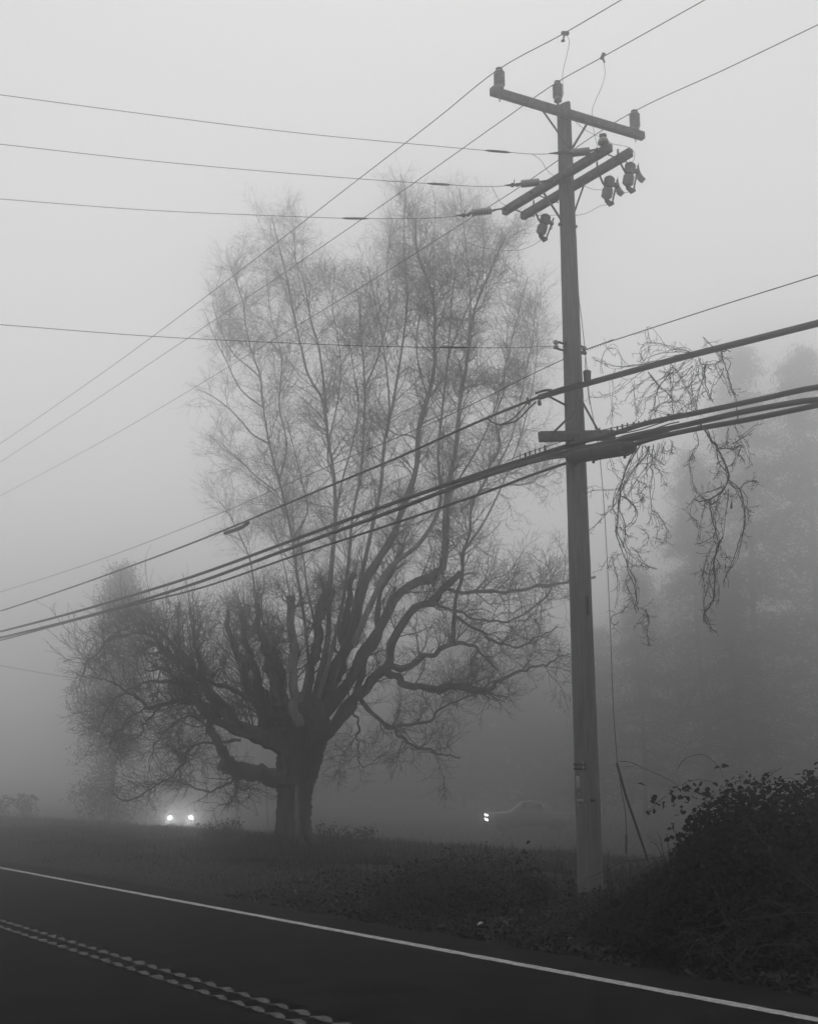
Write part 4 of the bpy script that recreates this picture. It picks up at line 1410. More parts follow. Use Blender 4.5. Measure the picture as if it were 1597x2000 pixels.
V_UP = [
    ([(1425, 686), (1418, 684), (1410, 688), (1409, 696), (1412, 707), (1420, 731), (1429, 761), (1437, 784), (1439, 800), (1440, 827)], 0.008),
    ([(1365, 699), (1369, 711), (1394, 711), (1408, 706), (1412, 700)], 0.007),
    ([(1373, 658), (1390, 677), (1399, 692), (1407, 707)], 0.006),
    ([(1412, 718), (1405, 739), (1390, 756), (1387, 778)], 0.005),
    ([(1395, 711), (1405, 735), (1422, 756), (1430, 768)], 0.005),
    ([(1376, 711), (1374, 722), (1375, 731), (1378, 754), (1388, 778), (1392, 784)], 0.0075),
    ([(1352, 691), (1332, 688), (1301, 688), (1275, 694), (1258, 703), (1250, 710)], 0.0065),
    ([(1350, 690), (1324, 694), (1301, 701), (1271, 707), (1230, 715), (1200, 715), (1166, 706), (1158, 697)], 0.006),
    ([(1350, 689), (1313, 679), (1290, 671), (1268, 669), (1251, 677), (1248, 692), (1255, 702)], 0.004),
    ([(1262, 639), (1260, 658), (1266, 679), (1264, 690), (1256, 704)], 0.003),
    ([(1262, 640), (1268, 638), (1279, 647), (1294, 668), (1300, 688)], 0.003),
    ([(1176, 730), (1174, 712), (1176, 696), (1184, 684), (1198, 680), (1207, 688), (1213, 700), (1228, 714)], 0.0035),
    ([(1313, 715), (1305, 731), (1296, 743), (1281, 765), (1277, 790), (1271, 809), (1265, 825)], 0.007),
    ([(1266, 727), (1273, 737), (1285, 752), (1301, 765), (1316, 786), (1322, 805)], 0.006),
    ([(1307, 724), (1309, 752), (1311, 780), (1315, 809)], 0.006),
    ([(1354, 728), (1350, 752), (1352, 777), (1358, 800)], 0.0055),
    ([(1362, 709), (1363, 735), (1375, 750)], 0.005),
    ([(1266, 807), (1288, 790), (1311, 785), (1328, 787), (1343, 797), (1354, 804)], 0.006),
    ([(1378, 762), (1356, 778), (1335, 795), (1318, 810)], 0.005),
    ([(1363, 746), (1332, 758), (1301, 763), (1275, 771), (1260, 786), (1256, 807), (1234, 827)], 0.0038),
    ([(1238, 743), (1238, 780), (1243, 814)], 0.003),
    ([(1256, 725), (1243, 733), (1224, 750), (1200, 765), (1170, 775), (1150, 775)], 0.004),
    ([(1350, 715), (1339, 730), (1322, 746), (1311, 758)], 0.0065),
    ([(1286, 722), (1305, 728), (1322, 726), (1335, 707)], 0.005),
    ([(1271, 737), (1247, 752), (1228, 769), (1219, 786)], 0.004),
    ([(1360, 733), (1341, 762), (1322, 784)], 0.0045),
    ([(1268, 800), (1290, 803), (1312, 810)], 0.005),
    ([(1195, 740), (1196, 770), (1194, 800), (1192, 830)], 0.0028),
    ([(1352, 700), (1330, 715), (1290, 740), (1262, 760), (1240, 800)], 0.004),
    ([(1380, 705), (1372, 740), (1362, 775), (1360, 802)], 0.004),
    ([(1310, 710), (1330, 740), (1345, 770), (1350, 800)], 0.004),
]
vine('dead_vine', V_UP, -0.36, 'tangle of dead vine strung between the thick upper cable and the bundle below', 3, 3)
V_L = [
    ([(1250, 868), (1246, 876), (1226, 908), (1214, 940), (1210, 964), (1208, 990), (1205, 1012), (1202, 1040), (1208, 1060), (1214, 1076), (1222, 1096), (1226, 1116), (1234, 1134), (1240, 1156), (1243, 1180), (1247, 1194)], 0.009),
    ([(1240, 872), (1236, 884), (1220, 920), (1213, 946), (1206, 960), (1197, 980), (1198, 998), (1205, 1010), (1203, 1032), (1210, 1052), (1218, 1066), (1225, 1090), (1227, 1112), (1237, 1126), (1241, 1150), (1244, 1180)], 0.007),
    ([(1266, 872), (1260, 890), (1236, 918), (1218, 946), (1211, 970), (1209, 996), (1216, 1012), (1221, 1030), (1218, 1052), (1216, 1070)], 0.007),
    ([(1211, 969), (1224, 974), (1238, 988), (1241, 1002), (1234, 1018), (1221, 1030)], 0.007),
    ([(1276, 868), (1272, 900), (1273, 932), (1269, 960), (1271, 992), (1268, 1018), (1266, 1027)], 0.0055),
    ([(1272, 996), (1280, 1020), (1283, 1044), (1278, 1062)], 0.003),
    ([(1276, 996), (1292, 1018), (1304, 1040), (1298, 1054), (1290, 1064)], 0.003),
    ([(1208, 1082), (1198, 1100), (1205, 1124), (1208, 1156), (1200, 1188)], 0.0035),
    ([(1226, 1122), (1221, 1138), (1230, 1158), (1238, 1172), (1242, 1186)], 0.005),
    ([(1237, 1170), (1216, 1192), (1195, 1204), (1194, 1216), (1202, 1220)], 0.003),
    ([(1248, 1187), (1260, 1192), (1260, 1206), (1242, 1220)], 0.003),
    ([(1260, 1192), (1265, 1212), (1263, 1234), (1266, 1260)], 0.003),
    ([(1230, 1068), (1246, 1082), (1258, 1100), (1280, 1113)], 0.004),
    ([(1222, 1078), (1240, 1092), (1256, 1103), (1244, 1104), (1226, 1090)], 0.0028),
    ([(1258, 872), (1274, 892), (1297, 909)], 0.006),
    ([(1274, 906), (1290, 926), (1297, 946)], 0.004),
    ([(1212, 952), (1200, 958), (1180, 958), (1160, 959), (1143, 964)], 0.0028),
    ([(1208, 974), (1194, 992), (1180, 1010), (1150, 1036)], 0.003),
    ([(1188, 886), (1196, 918), (1205, 930), (1214, 940)], 0.004),
    ([(1207, 890), (1220, 914), (1234, 928), (1246, 944), (1246, 962)], 0.004),
    ([(1244, 876), (1244, 912), (1232, 940), (1233, 972), (1238, 988)], 0.004),
    ([(1210, 1028), (1220, 1040), (1230, 1050)], 0.006),
    ([(1240, 1026), (1250, 1032), (1266, 1046), (1262, 1066)], 0.003),
    ([(1284, 866), (1278, 890), (1264, 910), (1240, 940), (1226, 970)], 0.004),
    ([(1255, 870), (1250, 895), (1228, 925), (1216, 955), (1222, 975)], 0.005),
    ([(1246, 960), (1256, 968), (1248, 980), (1262, 962)], 0.003),
    ([(1268, 872), (1262, 910), (1262, 930)], 0.006),
    ([(1262, 945), (1250, 965), (1246, 974)], 0.005),
    ([(1300, 862), (1292, 880), (1286, 900)], 0.004),
    ([(1311, 860), (1312, 876), (1306, 888)], 0.004),
    ([(1208, 1084), (1196, 1084), (1190, 1096), (1186, 1110)], 0.004),
]
v = vine('dead_vine', V_L, -0.5, 'ragged dead vine hanging in a narrow beard just right of the splice case', 3, 5)
V_R = [
    ([(1368, 828), (1375, 839), (1385, 856), (1399, 875), (1410, 894), (1418, 912), (1421, 927), (1419, 944), (1408, 959), (1393, 971), (1378, 978), (1362, 979), (1354, 974)], 0.0135),
    ([(1388, 866), (1396, 864), (1401, 876), (1412, 900), (1417, 920)], 0.009),
    ([(1358, 834), (1359, 843), (1364, 868), (1351, 883), (1346, 902), (1348, 925), (1356, 950), (1368, 967), (1378, 976)], 0.0045),
    ([(1422, 938), (1435, 946), (1443, 957), (1450, 978), (1454, 1005), (1450, 1036), (1439, 1066), (1431, 1095), (1418, 1122), (1412, 1137), (1412, 1148)], 0.0075),
    ([(1423, 942), (1432, 952), (1441, 966), (1449, 980)], 0.006),
    ([(1443, 954), (1458, 942), (1475, 938), (1476, 941), (1472, 942)], 0.006),
    ([(1387, 976), (1387, 1001), (1393, 1022), (1397, 1040), (1401, 1055), (1402, 1066)], 0.008),
    ([(1410, 1049), (1402, 1064), (1396, 1085), (1393, 1103), (1395, 1124), (1395, 1152), (1391, 1173), (1380, 1190), (1373, 1200), (1375, 1217)], 0.0105),
    ([(1393, 1101), (1386, 1124), (1380, 1148), (1373, 1177), (1375, 1198), (1381, 1212), (1393, 1234)], 0.0045),
    ([(1421, 954), (1420, 980), (1417, 1000), (1414, 1024), (1411, 1049)], 0.0045),
    ([(1408, 963), (1399, 984), (1397, 1009), (1397, 1040)], 0.005),
    ([(1376, 980), (1373, 1001), (1365, 1030), (1360, 1061)], 0.004),
    ([(1358, 1063), (1378, 1057), (1393, 1047), (1397, 1040)], 0.0055),
    ([(1354, 975), (1346, 996), (1351, 1017), (1364, 1034)], 0.003),
    ([(1401, 875), (1414, 876), (1431, 876), (1448, 869), (1441, 885), (1431, 902), (1418, 914)], 0.0065),
    ([(1429, 867), (1448, 856), (1473, 836)], 0.006),
    ([(1433, 828), (1448, 866), (1460, 893), (1469, 910)], 0.0045),
    ([(1421, 836), (1420, 854), (1414, 875)], 0.004),
    ([(1427, 877), (1440, 888), (1454, 900)], 0.006),
    ([(1405, 1066), (1412, 1082), (1424, 1090)], 0.003),
    ([(1395, 1055), (1380, 1087), (1373, 1114), (1371, 1143)], 0.0028),
    ([(1362, 868), (1351, 885), (1352, 900)], 0.003),
    ([(1404, 1105), (1399, 1125), (1404, 1150), (1402, 1175)], 0.003),
    ([(1386, 1125), (1372, 1115), (1360, 1117)], 0.003),
    ([(1412, 905), (1402, 915), (1400, 930)], 0.0025),
    ([(1393, 1085), (1403, 1100), (1404, 1116), (1400, 1122)], 0.003),
    ([(1375, 980), (1390, 984), (1403, 975), (1416, 962)], 0.006),
    ([(1352, 978), (1362, 970), (1378, 962), (1400, 955), (1416, 948)], 0.003),
    ([(1450, 984), (1460, 1000), (1463, 1012)], 0.0025),
]
v = vine('dead_vine', V_R, -0.5, 'dead vine hanging farthest right in a big loop with long dangling tails', 3, 9)
for pts in ([(1428, 967), (1428, 980), (1427, 994)], [(1415, 1092), (1415.5, 1102), (1415, 1112)]):
    p = smooth_path([hit(x, y, PC - RN * 0.5, RD) for x, y in pts], 6)
    mb = MB()
    tube(mb, p, np.concatenate([[0.002] * 5, np.linspace(0.004, 0.014, len(p) - 7), [0.013, 0.008]]) * (1 if pts[0][0] == 1428 else 0.6), 6)
    mb.build('dead_leaf', M_VINE, v)

# ------------------------------------------------------------------ plants of the verge
def leaves(mb, p, size, up=0.4, droop=0.0, aspect=0.7):
    n = len(p)
    d = rng.normal(size=(n, 3))
    d[:, 2] = d[:, 2] * 0.5 - droop
    d = unit(d)
    nr = unit(rng.normal(size=(n, 3)) * (1 - up) + np.array([0, 0, up * 2]))
    sd = unit(np.cross(d, nr))
    nr = np.cross(sd, d)
    s = np.asarray(size)[:, None]
    f = s * rng.uniform(0.05, 0.22, (n, 1))
    w = s * aspect * 0.5
    b = p
    la = p + d * s * 0.28 - sd * w * 0.85 + nr * f
    lb = p + d * s * 0.68 - sd * w * 0.80 + nr * f
    tp = p + d * s - nr * f * 0.5
    rb = p + d * s * 0.68 + sd * w * 0.80 + nr * f
    ra = p + d * s * 0.28 + sd * w * 0.85 + nr * f
    V = np.stack([b, la, lb, tp, rb, ra], 1)
    i = np.arange(n)[:, None] * 6
    mb.add(V, np.concatenate([i + np.array([[0, 1, 2, 3]]), i + np.array([[0, 3, 4, 5]])]))


def st_xy(s, t):
    s = np.asarray(s) + EDGE
    return RN[0] * s + RD[0] * t, RN[1] * s + RD[1] * t


def blades(mb, s, t, h, w, lean=0.5):
    n = len(s)
    x, y = st_xy(s, t)
    b = np.stack([x, y, gz(x, y) - 0.01], 1)
    a = rng.uniform(0, 2 * pi, n)
    d = np.stack([np.cos(a), np.sin(a), 0 * a], 1)
    sd = np.stack([-np.sin(a), np.cos(a), 0 * a], 1)
    ln = (rng.random(n) ** 1.2 * lean)[:, None]
    h = h[:, None]
    w = w[:, None]
    m = b + ZUP * h * 0.55 + d * h * ln * 0.25
    tp = b + ZUP * h * (1 - 0.35 * ln) + d * h * ln
    V = np.stack([b - sd * w, b + sd * w, m + sd * w * 0.8, m - sd * w * 0.8, tp], 1)
    i = np.arange(n)[:, None] * 5
    mb.add(V, i + np.array([[0, 1, 2, 3]]), i + np.array([[3, 2, 4]]))


# grass: thick and short, sparse where leaves cover the bank near the pole
n = 130000
t = rng.uniform(0, 1, n) ** 1.1 * 46 + 3
s = rng.uniform(0.0, 1, n) ** 1.25 * 13 + 0.0
x, y = st_xy(s, t)
dens = np.where((t < 13.5) & (s < 3.2), 0.14, 1.0) * (0.55 + 0.9 * np.clip(lump(x * 0.8, y * 0.8) + 0.4, 0, 1)) * (0.75 + 0.25 * sstep(0.2, 1.2, s))
k = rng.random(n) < dens
s, t = s[k], t[k]
h = (0.04 + 0.13 * rng.random(len(s)) ** 1.8) * (0.5 + 0.8 * sstep(0.4, 4, s)) * (1 + 0.9 * np.clip(lump(x[k], y[k]), 0, 1))
mb = MB()
blades(mb, s, t, h, 0.003 + 0.004 * rng.random(len(s)), 1.9)
n = 30000
t = rng.uniform(6, 75, n)
s = rng.uniform(5, 48, n)
blades(mb, s, t, 0.08 + 0.26 * rng.random(n) ** 2, 0.008 + 0.008 * rng.random(n), 1.8)
tag(mb.build('grass', M_GRASS, smooth=False), kind='stuff')

# fallen leaves on the bank and along the asphalt edge
n = 42000
t = rng.uniform(0.5, 19, n)
s = np.abs(rng.normal(size=n)) * 1.2 - 0.02
x, y = st_xy(s, t)
k = (rng.random(n) < np.clip(1.1 - sstep(13, 19, t) * 0.9, 0, 1)) & (s > -0.01 + 0.06 * np.sin(t * 5))
p = np.stack([x, y, gz(x, y) + 0.012 + 0.03 * rng.random(n)], 1)[k]
mb = MB()
leaves(mb, p, 0.035 + 0.06 * rng.random(len(p)) ** 1.5, 0.62)
lit = mb.build('leaf_litter', M_LITTER, smooth=False)
tag(lit, kind='stuff')
mb = MB()
pl = []
for px, py in ((855, 1814), (916, 1787), (1007, 1824), (1038, 1755), (932, 1815), (818, 1799), (1054, 1834), (1020, 1787), (578, 1748), (700, 1775), (1235, 1773), (1313, 1874), (1515, 1918), (1545, 1903), (1240, 1867), (1108, 1845), (1350, 1887), (660, 1770), (790, 1788), (1580, 1895), (985, 1838), (885, 1800)):
    q = gpt(px, py)
    pl.append(q + [0, 0, 0.05])
pl = np.array(pl)
leaves(mb, pl, 0.05 + 0.05 * rng.random(len(pl)), 0.5)
tag(mb.build('pale_leaf_litter', M_PALELEAF, smooth=False), kind='stuff')


def arch(p0, p1, h, n=14, sag=0.0):
    u = np.linspace(0, 1, n)[:, None]
    q = p0 * (1 - u) + p1 * u
    q = q + ZUP * (4 * u * (1 - u) * h) + rng.normal(size=(n, 3)) * 0.012
    return q


def bramble(name, c, rad, H, ncane, nleaf, label, cat='bramble', lsz=(0.04, 0.08), squash=1.0, group=None):
    c = np.asarray(c, float)
    root = thing(name, (c[0], c[1], float(gz(c[0], c[1]))), label, cat, group)
    mb = MB()
    tips = []
    for _ in range(ncane):
        a = rng.uniform(0, 2 * pi)
        a2_ = a + rng.normal() * 0.9 + pi * 0.2
        r0, r1 = rad * rng.random() ** 0.6, rad * rng.uniform(0.5, 1.15)
        p0 = np.array([c[0] + r0 * cos(a), c[1] + r0 * sin(a) * squash, 0])
        p1 = np.array([c[0] + r1 * cos(a2_), c[1] + r1 * sin(a2_) * squash, 0])
        p0[2], p1[2] = gz(p0[0], p0[1]) - 0.02, gz(p1[0], p1[1]) + 0.3 * H * rng.random() ** 2
        q = arch(p0, p1, H * rng.uniform(0.45, 1.0))
        tube(mb, q, np.linspace(0.007, 0.0025, len(q)), 5)
        tips.append(q)
    mb.build('canes', M_CANE, root)
    tips = np.concatenate(tips)
    p = tips[rng.integers(0, len(tips), nleaf)] + rng.normal(size=(nleaf, 3)) * 0.05
    p[:, 2] = np.maximum(p[:, 2], gz(p[:, 0], p[:, 1]) + 0.01)
    mb = MB()
    leaves(mb, p, rng.uniform(lsz[0], lsz[1], nleaf), 0.35, 0.2)
    mb.build('leaves', M_LEAF, root, smooth=False)
    return root


bramble('bramble_clump', gpt(885, 1750), 1.25, 0.50, 90, 800, 'low arching bramble on the bank left of the pole foot')
bramble('bramble_clump', gpt(815, 1745), 0.8, 0.34, 34, 380, 'flatter bramble patch at the left end of the bank thicket')
bramble('bramble_clump', gpt(985, 1765), 0.8, 0.25, 26, 700, 'low bramble patch just left of the pole foot')
bramble('bramble_clump', gpt(675, 1648), 1.0, 0.55, 34, 420, 'sparse bramble arching beside the right foot of the big trunk', lsz=(0.05, 0.1))
bramble('bramble_clump', gpt(430, 1644), 0.75, 0.6, 40, 600, 'dark bramble patch in the field under the low left limbs', lsz=(0.06, 0.11))
bramble('bramble_clump', gpt(520, 1652), 0.7, 0.35, 24, 260, 'thin bramble touching the left foot of the big trunk', lsz=(0.05, 0.1))
bramble('bramble_clump', gpt(1235, 1775), 0.6, 0.3, 30, 620, 'trailing bramble between the pole foot and the big thicket', lsz=(0.03, 0.06))


def stalks(name, lists, label, cat, r=0.006, Yo=None, branch=2):
    q0 = gpt(*lists[0][0])
    root = thing(name, (q0[0], q0[1], float(gz(q0[0], q0[1]))), label, cat)
    mb = MB()
    PP, RR = [], []
    for l in lists:
        g = gpt(*l[0])
        Y = (Yo or g[1])
        pts = [at(x, y, Y + rng.normal() * 0.04) for x, y in l]
        pts[0][2] = min(pts[0][2], gz(pts[0][0], pts[0][1]) - 0.03) if Yo is None else pts[0][2]
        q = resample(smooth_path(pts, 6), 14)
        tube(mb, q, np.linspace(r, r * 0.45, 14), 5)
        PP.append(q)
        RR.append(np.linspace(r, r * 0.45, 14))
    if branch:
        tw, tq = spawn(np.array(PP), np.array(RR), branch, (0.06, 0.28), (0.4, 1.0), 0.1, 5, 0.15, 0.6, 0.004, 0.002, 0.3)
        tubes(mb, tw, tq, 4)
    mb.build('stems', M_CANE, root)
    return root


stalks('dry_weed', [[(1186, 1757), (1186, 1720), (1185, 1690)], [(1205, 1752), (1193, 1718), (1188, 1695)], [(1204, 1758), (1193, 1740), (1186, 1728)]], 'stiff broken dry stalks close against the right foot of the pole', 'weed', 0.009)
stalks('dry_weed', [[(1234, 1752), (1234, 1715), (1234, 1680)], [(1231, 1754), (1222, 1722), (1214, 1700)], [(1268, 1740), (1252, 1697), (1236, 1681)], [(1250, 1745), (1262, 1700), (1285, 1680)]], 'tall dry stalks below the leaning guard pipe', 'weed', 0.006)
stalks('dry_weed', [[(1083, 1745), (1103, 1726), (1117, 1712)], [(1105, 1716), (1075, 1710), (1046, 1704)], [(1092, 1733), (1101, 1715), (1103, 1693)], [(1098, 1742), (1110, 1730), (1130, 1734), (1140, 1742)], [(1076, 1748), (1072, 1725), (1068, 1712)]], 'bare crossed sticks close against the left foot of the pole', 'weed', 0.007)
stalks('dry_weed', [[(411, 1640), (413, 1605), (418, 1582)], [(422, 1640), (421, 1605), (418, 1578)], [(432, 1636), (424, 1608), (417, 1590)]], 'tripod of tall thin dead stalks in the field under the low left limbs', 'weed', 0.012)
stalks('dry_weed', [[(630, 1636), (640, 1618), (658, 1604), (675, 1603), (705, 1597)], [(672, 1625), (672, 1610), (668, 1604)]], 'single thin arching stalk right of the big trunk', 'weed', 0.011)
stalks('dry_weed', [[(1300, 1700), (1293, 1660), (1289, 1634)], [(1312, 1700), (1304, 1650), (1301, 1628)], [(1290, 1710), (1286, 1690), (1268, 1668)], [(1296, 1705), (1290, 1670), (1281, 1648)]], 'dark bristling stems at the left flank of the big thicket', 'weed', 0.008, Yo=14.6)

stalks('bramble_runner', [[(848, 1722), (853, 1704), (866, 1689), (883, 1678), (905, 1673), (928, 1677), (945, 1689), (968, 1706)], [(905, 1722), (918, 1707), (950, 1710), (985, 1716), (1015, 1727), (1034, 1741)], [(925, 1700), (935, 1684), (942, 1667)], [(842, 1722), (838, 1700), (843, 1664)], [(798, 1718), (800, 1700), (790, 1688)]], 'dark bare bramble runners arching over the bank left of the pole foot', 'bramble', 0.011, branch=5)

# ------------------------------------------------------------------ the big bramble thicket on the right
bc = np.array([*st_xy(1.8, 7.5), 0])
bush = thing('bramble_thicket', (bc[0], bc[1], float(gz(bc[0], bc[1]))), 'big dark bramble thicket heaped on the bank right of the pole', 'bramble')


def hump(s, t):
    x, y = st_xy(s, t)
    e = 1 - sstep(9.3, 10.85, t + 0.2 * np.sin(3 * s))
    skirt = 0.42 * (1 - sstep(10.3, 11.6, t))
    H = 1.42 + 0.22 * np.exp(-((t - 9.35) / 0.45) ** 2) + 0.14 * lump(x * 1.5, y * 1.5) + 0.10 * lump(x * 3.1 + 2, y * 2.7) - 1.0 * (1 - sstep(7.6, 9.5, t))
    return H * np.maximum(e, skirt) * (0.12 + 0.88 * sstep(0.15, 1.65, s)) * (1 - 0.6 * sstep(3.0, 4.6, s))


n = 95000
t = rng.uniform(2.5, 11.6, n)
s = 0.1 + 4.2 * rng.random(n) ** 1.2
H = hump(s, t)
x, y = st_xy(s, t)
z = gz(x, y) + H * (1 - 0.22 * np.abs(rng.normal(size=n)))
q_ = rng.random(n) < 0.42
z = np.where(q_, gz(x, y) + H * rng.uniform(0.05, 0.93, n), z)
k = (H > 0.1) & (z > gz(x, y))
p = np.stack([x, y, z], 1)[k]
mb = MB()
leaves(mb, p, 0.026 + 0.062 * rng.random(len(p)) ** 1.6, 0.3, 0.25, 0.8)
n = 26000
t = rng.uniform(2.5, 10.6, n)
s = rng.uniform(0.7, 3.6, n)
H = hump(s, t)
x, y = st_xy(s, t)
k = H > 0.5
leaves(mb, np.stack([x, y, gz(x, y) + H * rng.uniform(0.0, 0.80, n)], 1)[k], 0.07 + 0.05 * rng.random(k.sum()), 0.1, 0.2, 0.8)
mb.build('leaves', M_LEAF, bush, smooth=False)
mb = MB()
cn, cr = [], []
for _ in range(900):
    t0_ = rng.uniform(2, 11.2)
    s0_ = rng.uniform(0.2, 3.6)
    s1_ = s0_ + rng.normal() * 0.9 - 0.2
    t1_ = t0_ + rng.normal() * 1.2
    s1_ = min(max(s1_, 0.02), 4.2)
    t1_ = min(t1_, 11.5)
    p0 = np.array([*st_xy(s0_, t0_), 0])
    p1 = np.array([*st_xy(s1_, t1_), 0])
    h0, h1 = float(hump(s0_, t0_)), float(hump(s1_, t1_))
    p0[2] = gz(p0[0], p0[1]) + h0 * rng.uniform(0.1, 0.95)
    p1[2] = gz(p1[0], p1[1]) + h1 * rng.uniform(0.05, 1.0)
    cn.append(arch(p0, p1, 0.10 + 0.22 * rng.random(), 14))
    r_ = rng.uniform(0.0025, 0.0055)
    cr.append(np.linspace(r_, r_ * 0.5, 14))
tubes(mb, np.array(cn), np.array(cr), 4)
BY = 14.3
manual = [
    ([(1210, 1487), (1230, 1489), (1260, 1502), (1300, 1520), (1325, 1535)], 0.004),
    ([(1218, 1497), (1235, 1497), (1245, 1491)], 0.0025),
    ([(1322, 1502), (1333, 1486), (1350, 1477), (1372, 1474), (1392, 1487), (1405, 1500), (1412, 1520)], 0.004),
    ([(1300, 1555), (1285, 1566), (1275, 1576), (1264, 1583)], 0.004),
    ([(1330, 1535), (1345, 1526), (1370, 1523), (1400, 1530)], 0.004),
    ([(1480, 1540), (1497, 1520), (1512, 1508), (1526, 1499)], 0.005),
    ([(1486, 1538), (1492, 1518), (1497, 1510)], 0.005),
    ([(1508, 1512), (1505, 1506), (1515, 1503)], 0.003),
    ([(1540, 1560), (1560, 1560), (1580, 1556), (1597, 1552), (1620, 1555)], 0.005),
    ([(1575, 1562), (1590, 1554), (1605, 1548)], 0.004),
    ([(1440, 1512), (1452, 1516), (1460, 1530)], 0.003),
]
for l, r_ in manual:
    q = smooth_path([at(x_, y_, BY + rng.normal() * 0.05) for x_, y_ in l], 6)
    tube(mb, q, np.linspace(r_, r_ * 0.6, len(q)), 5)
for l, r_, Y in (([(1513, 1662), (1550, 1698), (1597, 1738), (1640, 1775)], 0.011, 11.6), ([(1430, 1820), (1440, 1790), (1470, 1770), (1510, 1762), (1560, 1775)], 0.005, 10.9),
                 ([(1362, 1872), (1400, 1832), (1440, 1806), (1480, 1790), (1525, 1785)], 0.005, 10.9), ([(1440, 1808), (1500, 1804), (1560, 1795)], 0.004, 10.8), ([(1333, 1886), (1336, 1870), (1352, 1850), (1400, 1822)], 0.004, 11.0)):
    q = smooth_path([at(x_, y_, Y) for x_, y_ in l], 6)
    tube(mb, q, np.linspace(r_, r_ * 0.6, len(q)), 5)
mb.build('canes', M_CANE, bush)
mb = MB()
pl = [(1271, 1556), (1285, 1558), (1277, 1568), (1266, 1583), (1280, 1586), (1298, 1569), (1412, 1498), (1408, 1497), (1320, 1560), (1305, 1552), (1312, 1548), (1322, 1542), (1330, 1560), (1316, 1575), (1334, 1578), (1325, 1590), (1316, 1612), (1312, 1622), (1322, 1630), (1338, 1600), (1255, 1533), (1342, 1535), (1352, 1530), (1365, 1528), (1380, 1540), (1336, 1550), (1345, 1560), (1356, 1552), (1340, 1570), (1310, 1560), (1308, 1640), (1320, 1650)]
pl = np.array([at(x_ + rng.normal() * 2, y_ - 3 + rng.normal() * 2, BY + rng.normal() * 0.1) for x_, y_ in pl for _ in range(2)])
leaves(mb, pl, 0.055 + 0.035 * rng.random(len(pl)), 0.1, 0.5, 0.85)
mb.build('outer_leaves', M_LEAF, bush, smooth=False)

# ------------------------------------------------------------------ conifers lost in the fog
def conifer(px, Y, top, hw, label, seed, group='dark conifers deep in the fog', per=80):
    r_ = np.random.default_rng(seed)
    b = at(px, 1616, Y)
    b[2] = float(gz(b[0], b[1])) - 0.1
    tz = at(px, top, Y)[2]
    H = tz - b[2]
    root = thing('conifer_tree', b, label, 'tree', group)
    mb = MB()
    zz = np.linspace(0, H, 14)
    q = b + np.stack([0.15 * np.sin(zz * 0.3), 0 * zz, zz], 1)
    tube(mb, q, np.linspace(0.010 * H, 0.03, 14), 10)
    mb.build('trunk', M_BARK, root)
    Rm = hw * Y / FPX
    nb = int(H * 9)
    u = 0.06 + 0.94 * r_.random(nb) ** 0.85
    az = r_.uniform(0, 2 * pi, nb)
    ln = Rm * ((1 - u) ** 0.7 * 0.95 + 0.12) * r_.uniform(0.55, 1.1, nb)
    M = 7
    k = np.linspace(0, 1, M)
    d = np.stack([np.cos(az), np.sin(az)], 1)
    rad = ln[:, None] * k
    dz = 0.12 * rad - 0.42 * rad * k
    P = np.stack([b[0] + d[:, :1] * rad, b[1] + d[:, 1:] * rad, b[2] + u[:, None] * H + dz], -1)
    R = np.linspace(0.05, 0.01, M)[None] * (0.4 + ln[:, None] / Rm)
    mb = MB()
    tubes(mb, P, R, 4)
    mb.build('boughs', M_BARK, root)
    idx = np.repeat(np.arange(nb), per)
    v = r_.uniform(0.15, 1.0, len(idx))
    f = v * (M - 1)
    i0 = np.minimum(f.astype(int), M - 2)
    w = (f - i0)[:, None]
    p = P[idx, i0] * (1 - w) + P[idx, i0 + 1] * w + r_.normal(size=(len(idx), 3)) * np.array([0.42, 0.42, 0.28])
    mb = MB()
    leaves(mb, p, r_.uniform(0.12, 0.3, len(p)) * (0.6 + 0.3 * Rm / 3.5), 0.3, 0.6, 0.33)
    mb.build('crown', M_NEEDLE, root, smooth=False)
    return root


conifer(1500, 102, 680, 215, 'tallest misty conifer behind the vine-hung cables', 1)
conifer(1630, 96, 680, 215, 'misty conifer cut by the right edge of the photo', 2)
conifer(1385, 97, 880, 170, 'middling misty conifer between the hanging vines', 3)
conifer(1260, 94, 1110, 125, 'small misty conifer just right of the pole', 4)
conifer(1450, 85, 1120, 120, 'low misty conifer above the bramble thicket', 6)
conifer(212, 72, 1110, 100, 'lone misty conifer left of the big tree', 5, per=130)
conifer(1180, 104, 1230, 90, 'faintest misty conifer directly behind the pole', 8)
bramble('misty_shrub', at(0, 1618, 78), 2.6, 1.5, 40, 1500, 'faint shrub at the left edge of the field', 'shrub', (0.08, 0.2))
# the dim wood beyond the field: no tree of it can be told apart
wd = MB()
for k in range(26):
    wx = 330 + 56 * k + rng.normal() * 22
    wY = rng.uniform(150, 200)
    b = at(wx, 1610, wY)
    b[2] = float(gz(b[0], b[1]))
    Hh = at(wx, 1330 - 90 * np.clip((wx - 700) / 600, 0, 1) + rng.normal() * 40, wY)[2] - b[2]
    tube(wd, [b, b + ZUP * Hh * 0.8], [0.35, 0.06], 6)
    m_ = 1700
    u = rng.random(m_) ** 0.8
    rr = (1.0 - u) ** 0.6 * 5.0 * np.sqrt(rng.random(m_)) + 0.2
    aa = rng.uniform(0, 2 * pi, m_)
    leaves(wd, b + np.stack([rr * np.cos(aa), rr * np.sin(aa), 0.8 + u * Hh], 1), rng.uniform(0.9, 1.8, m_), 0.2, 0.3, 0.6)
tag(wd.build('woods', M_NEEDLE, smooth=False), kind='stuff')
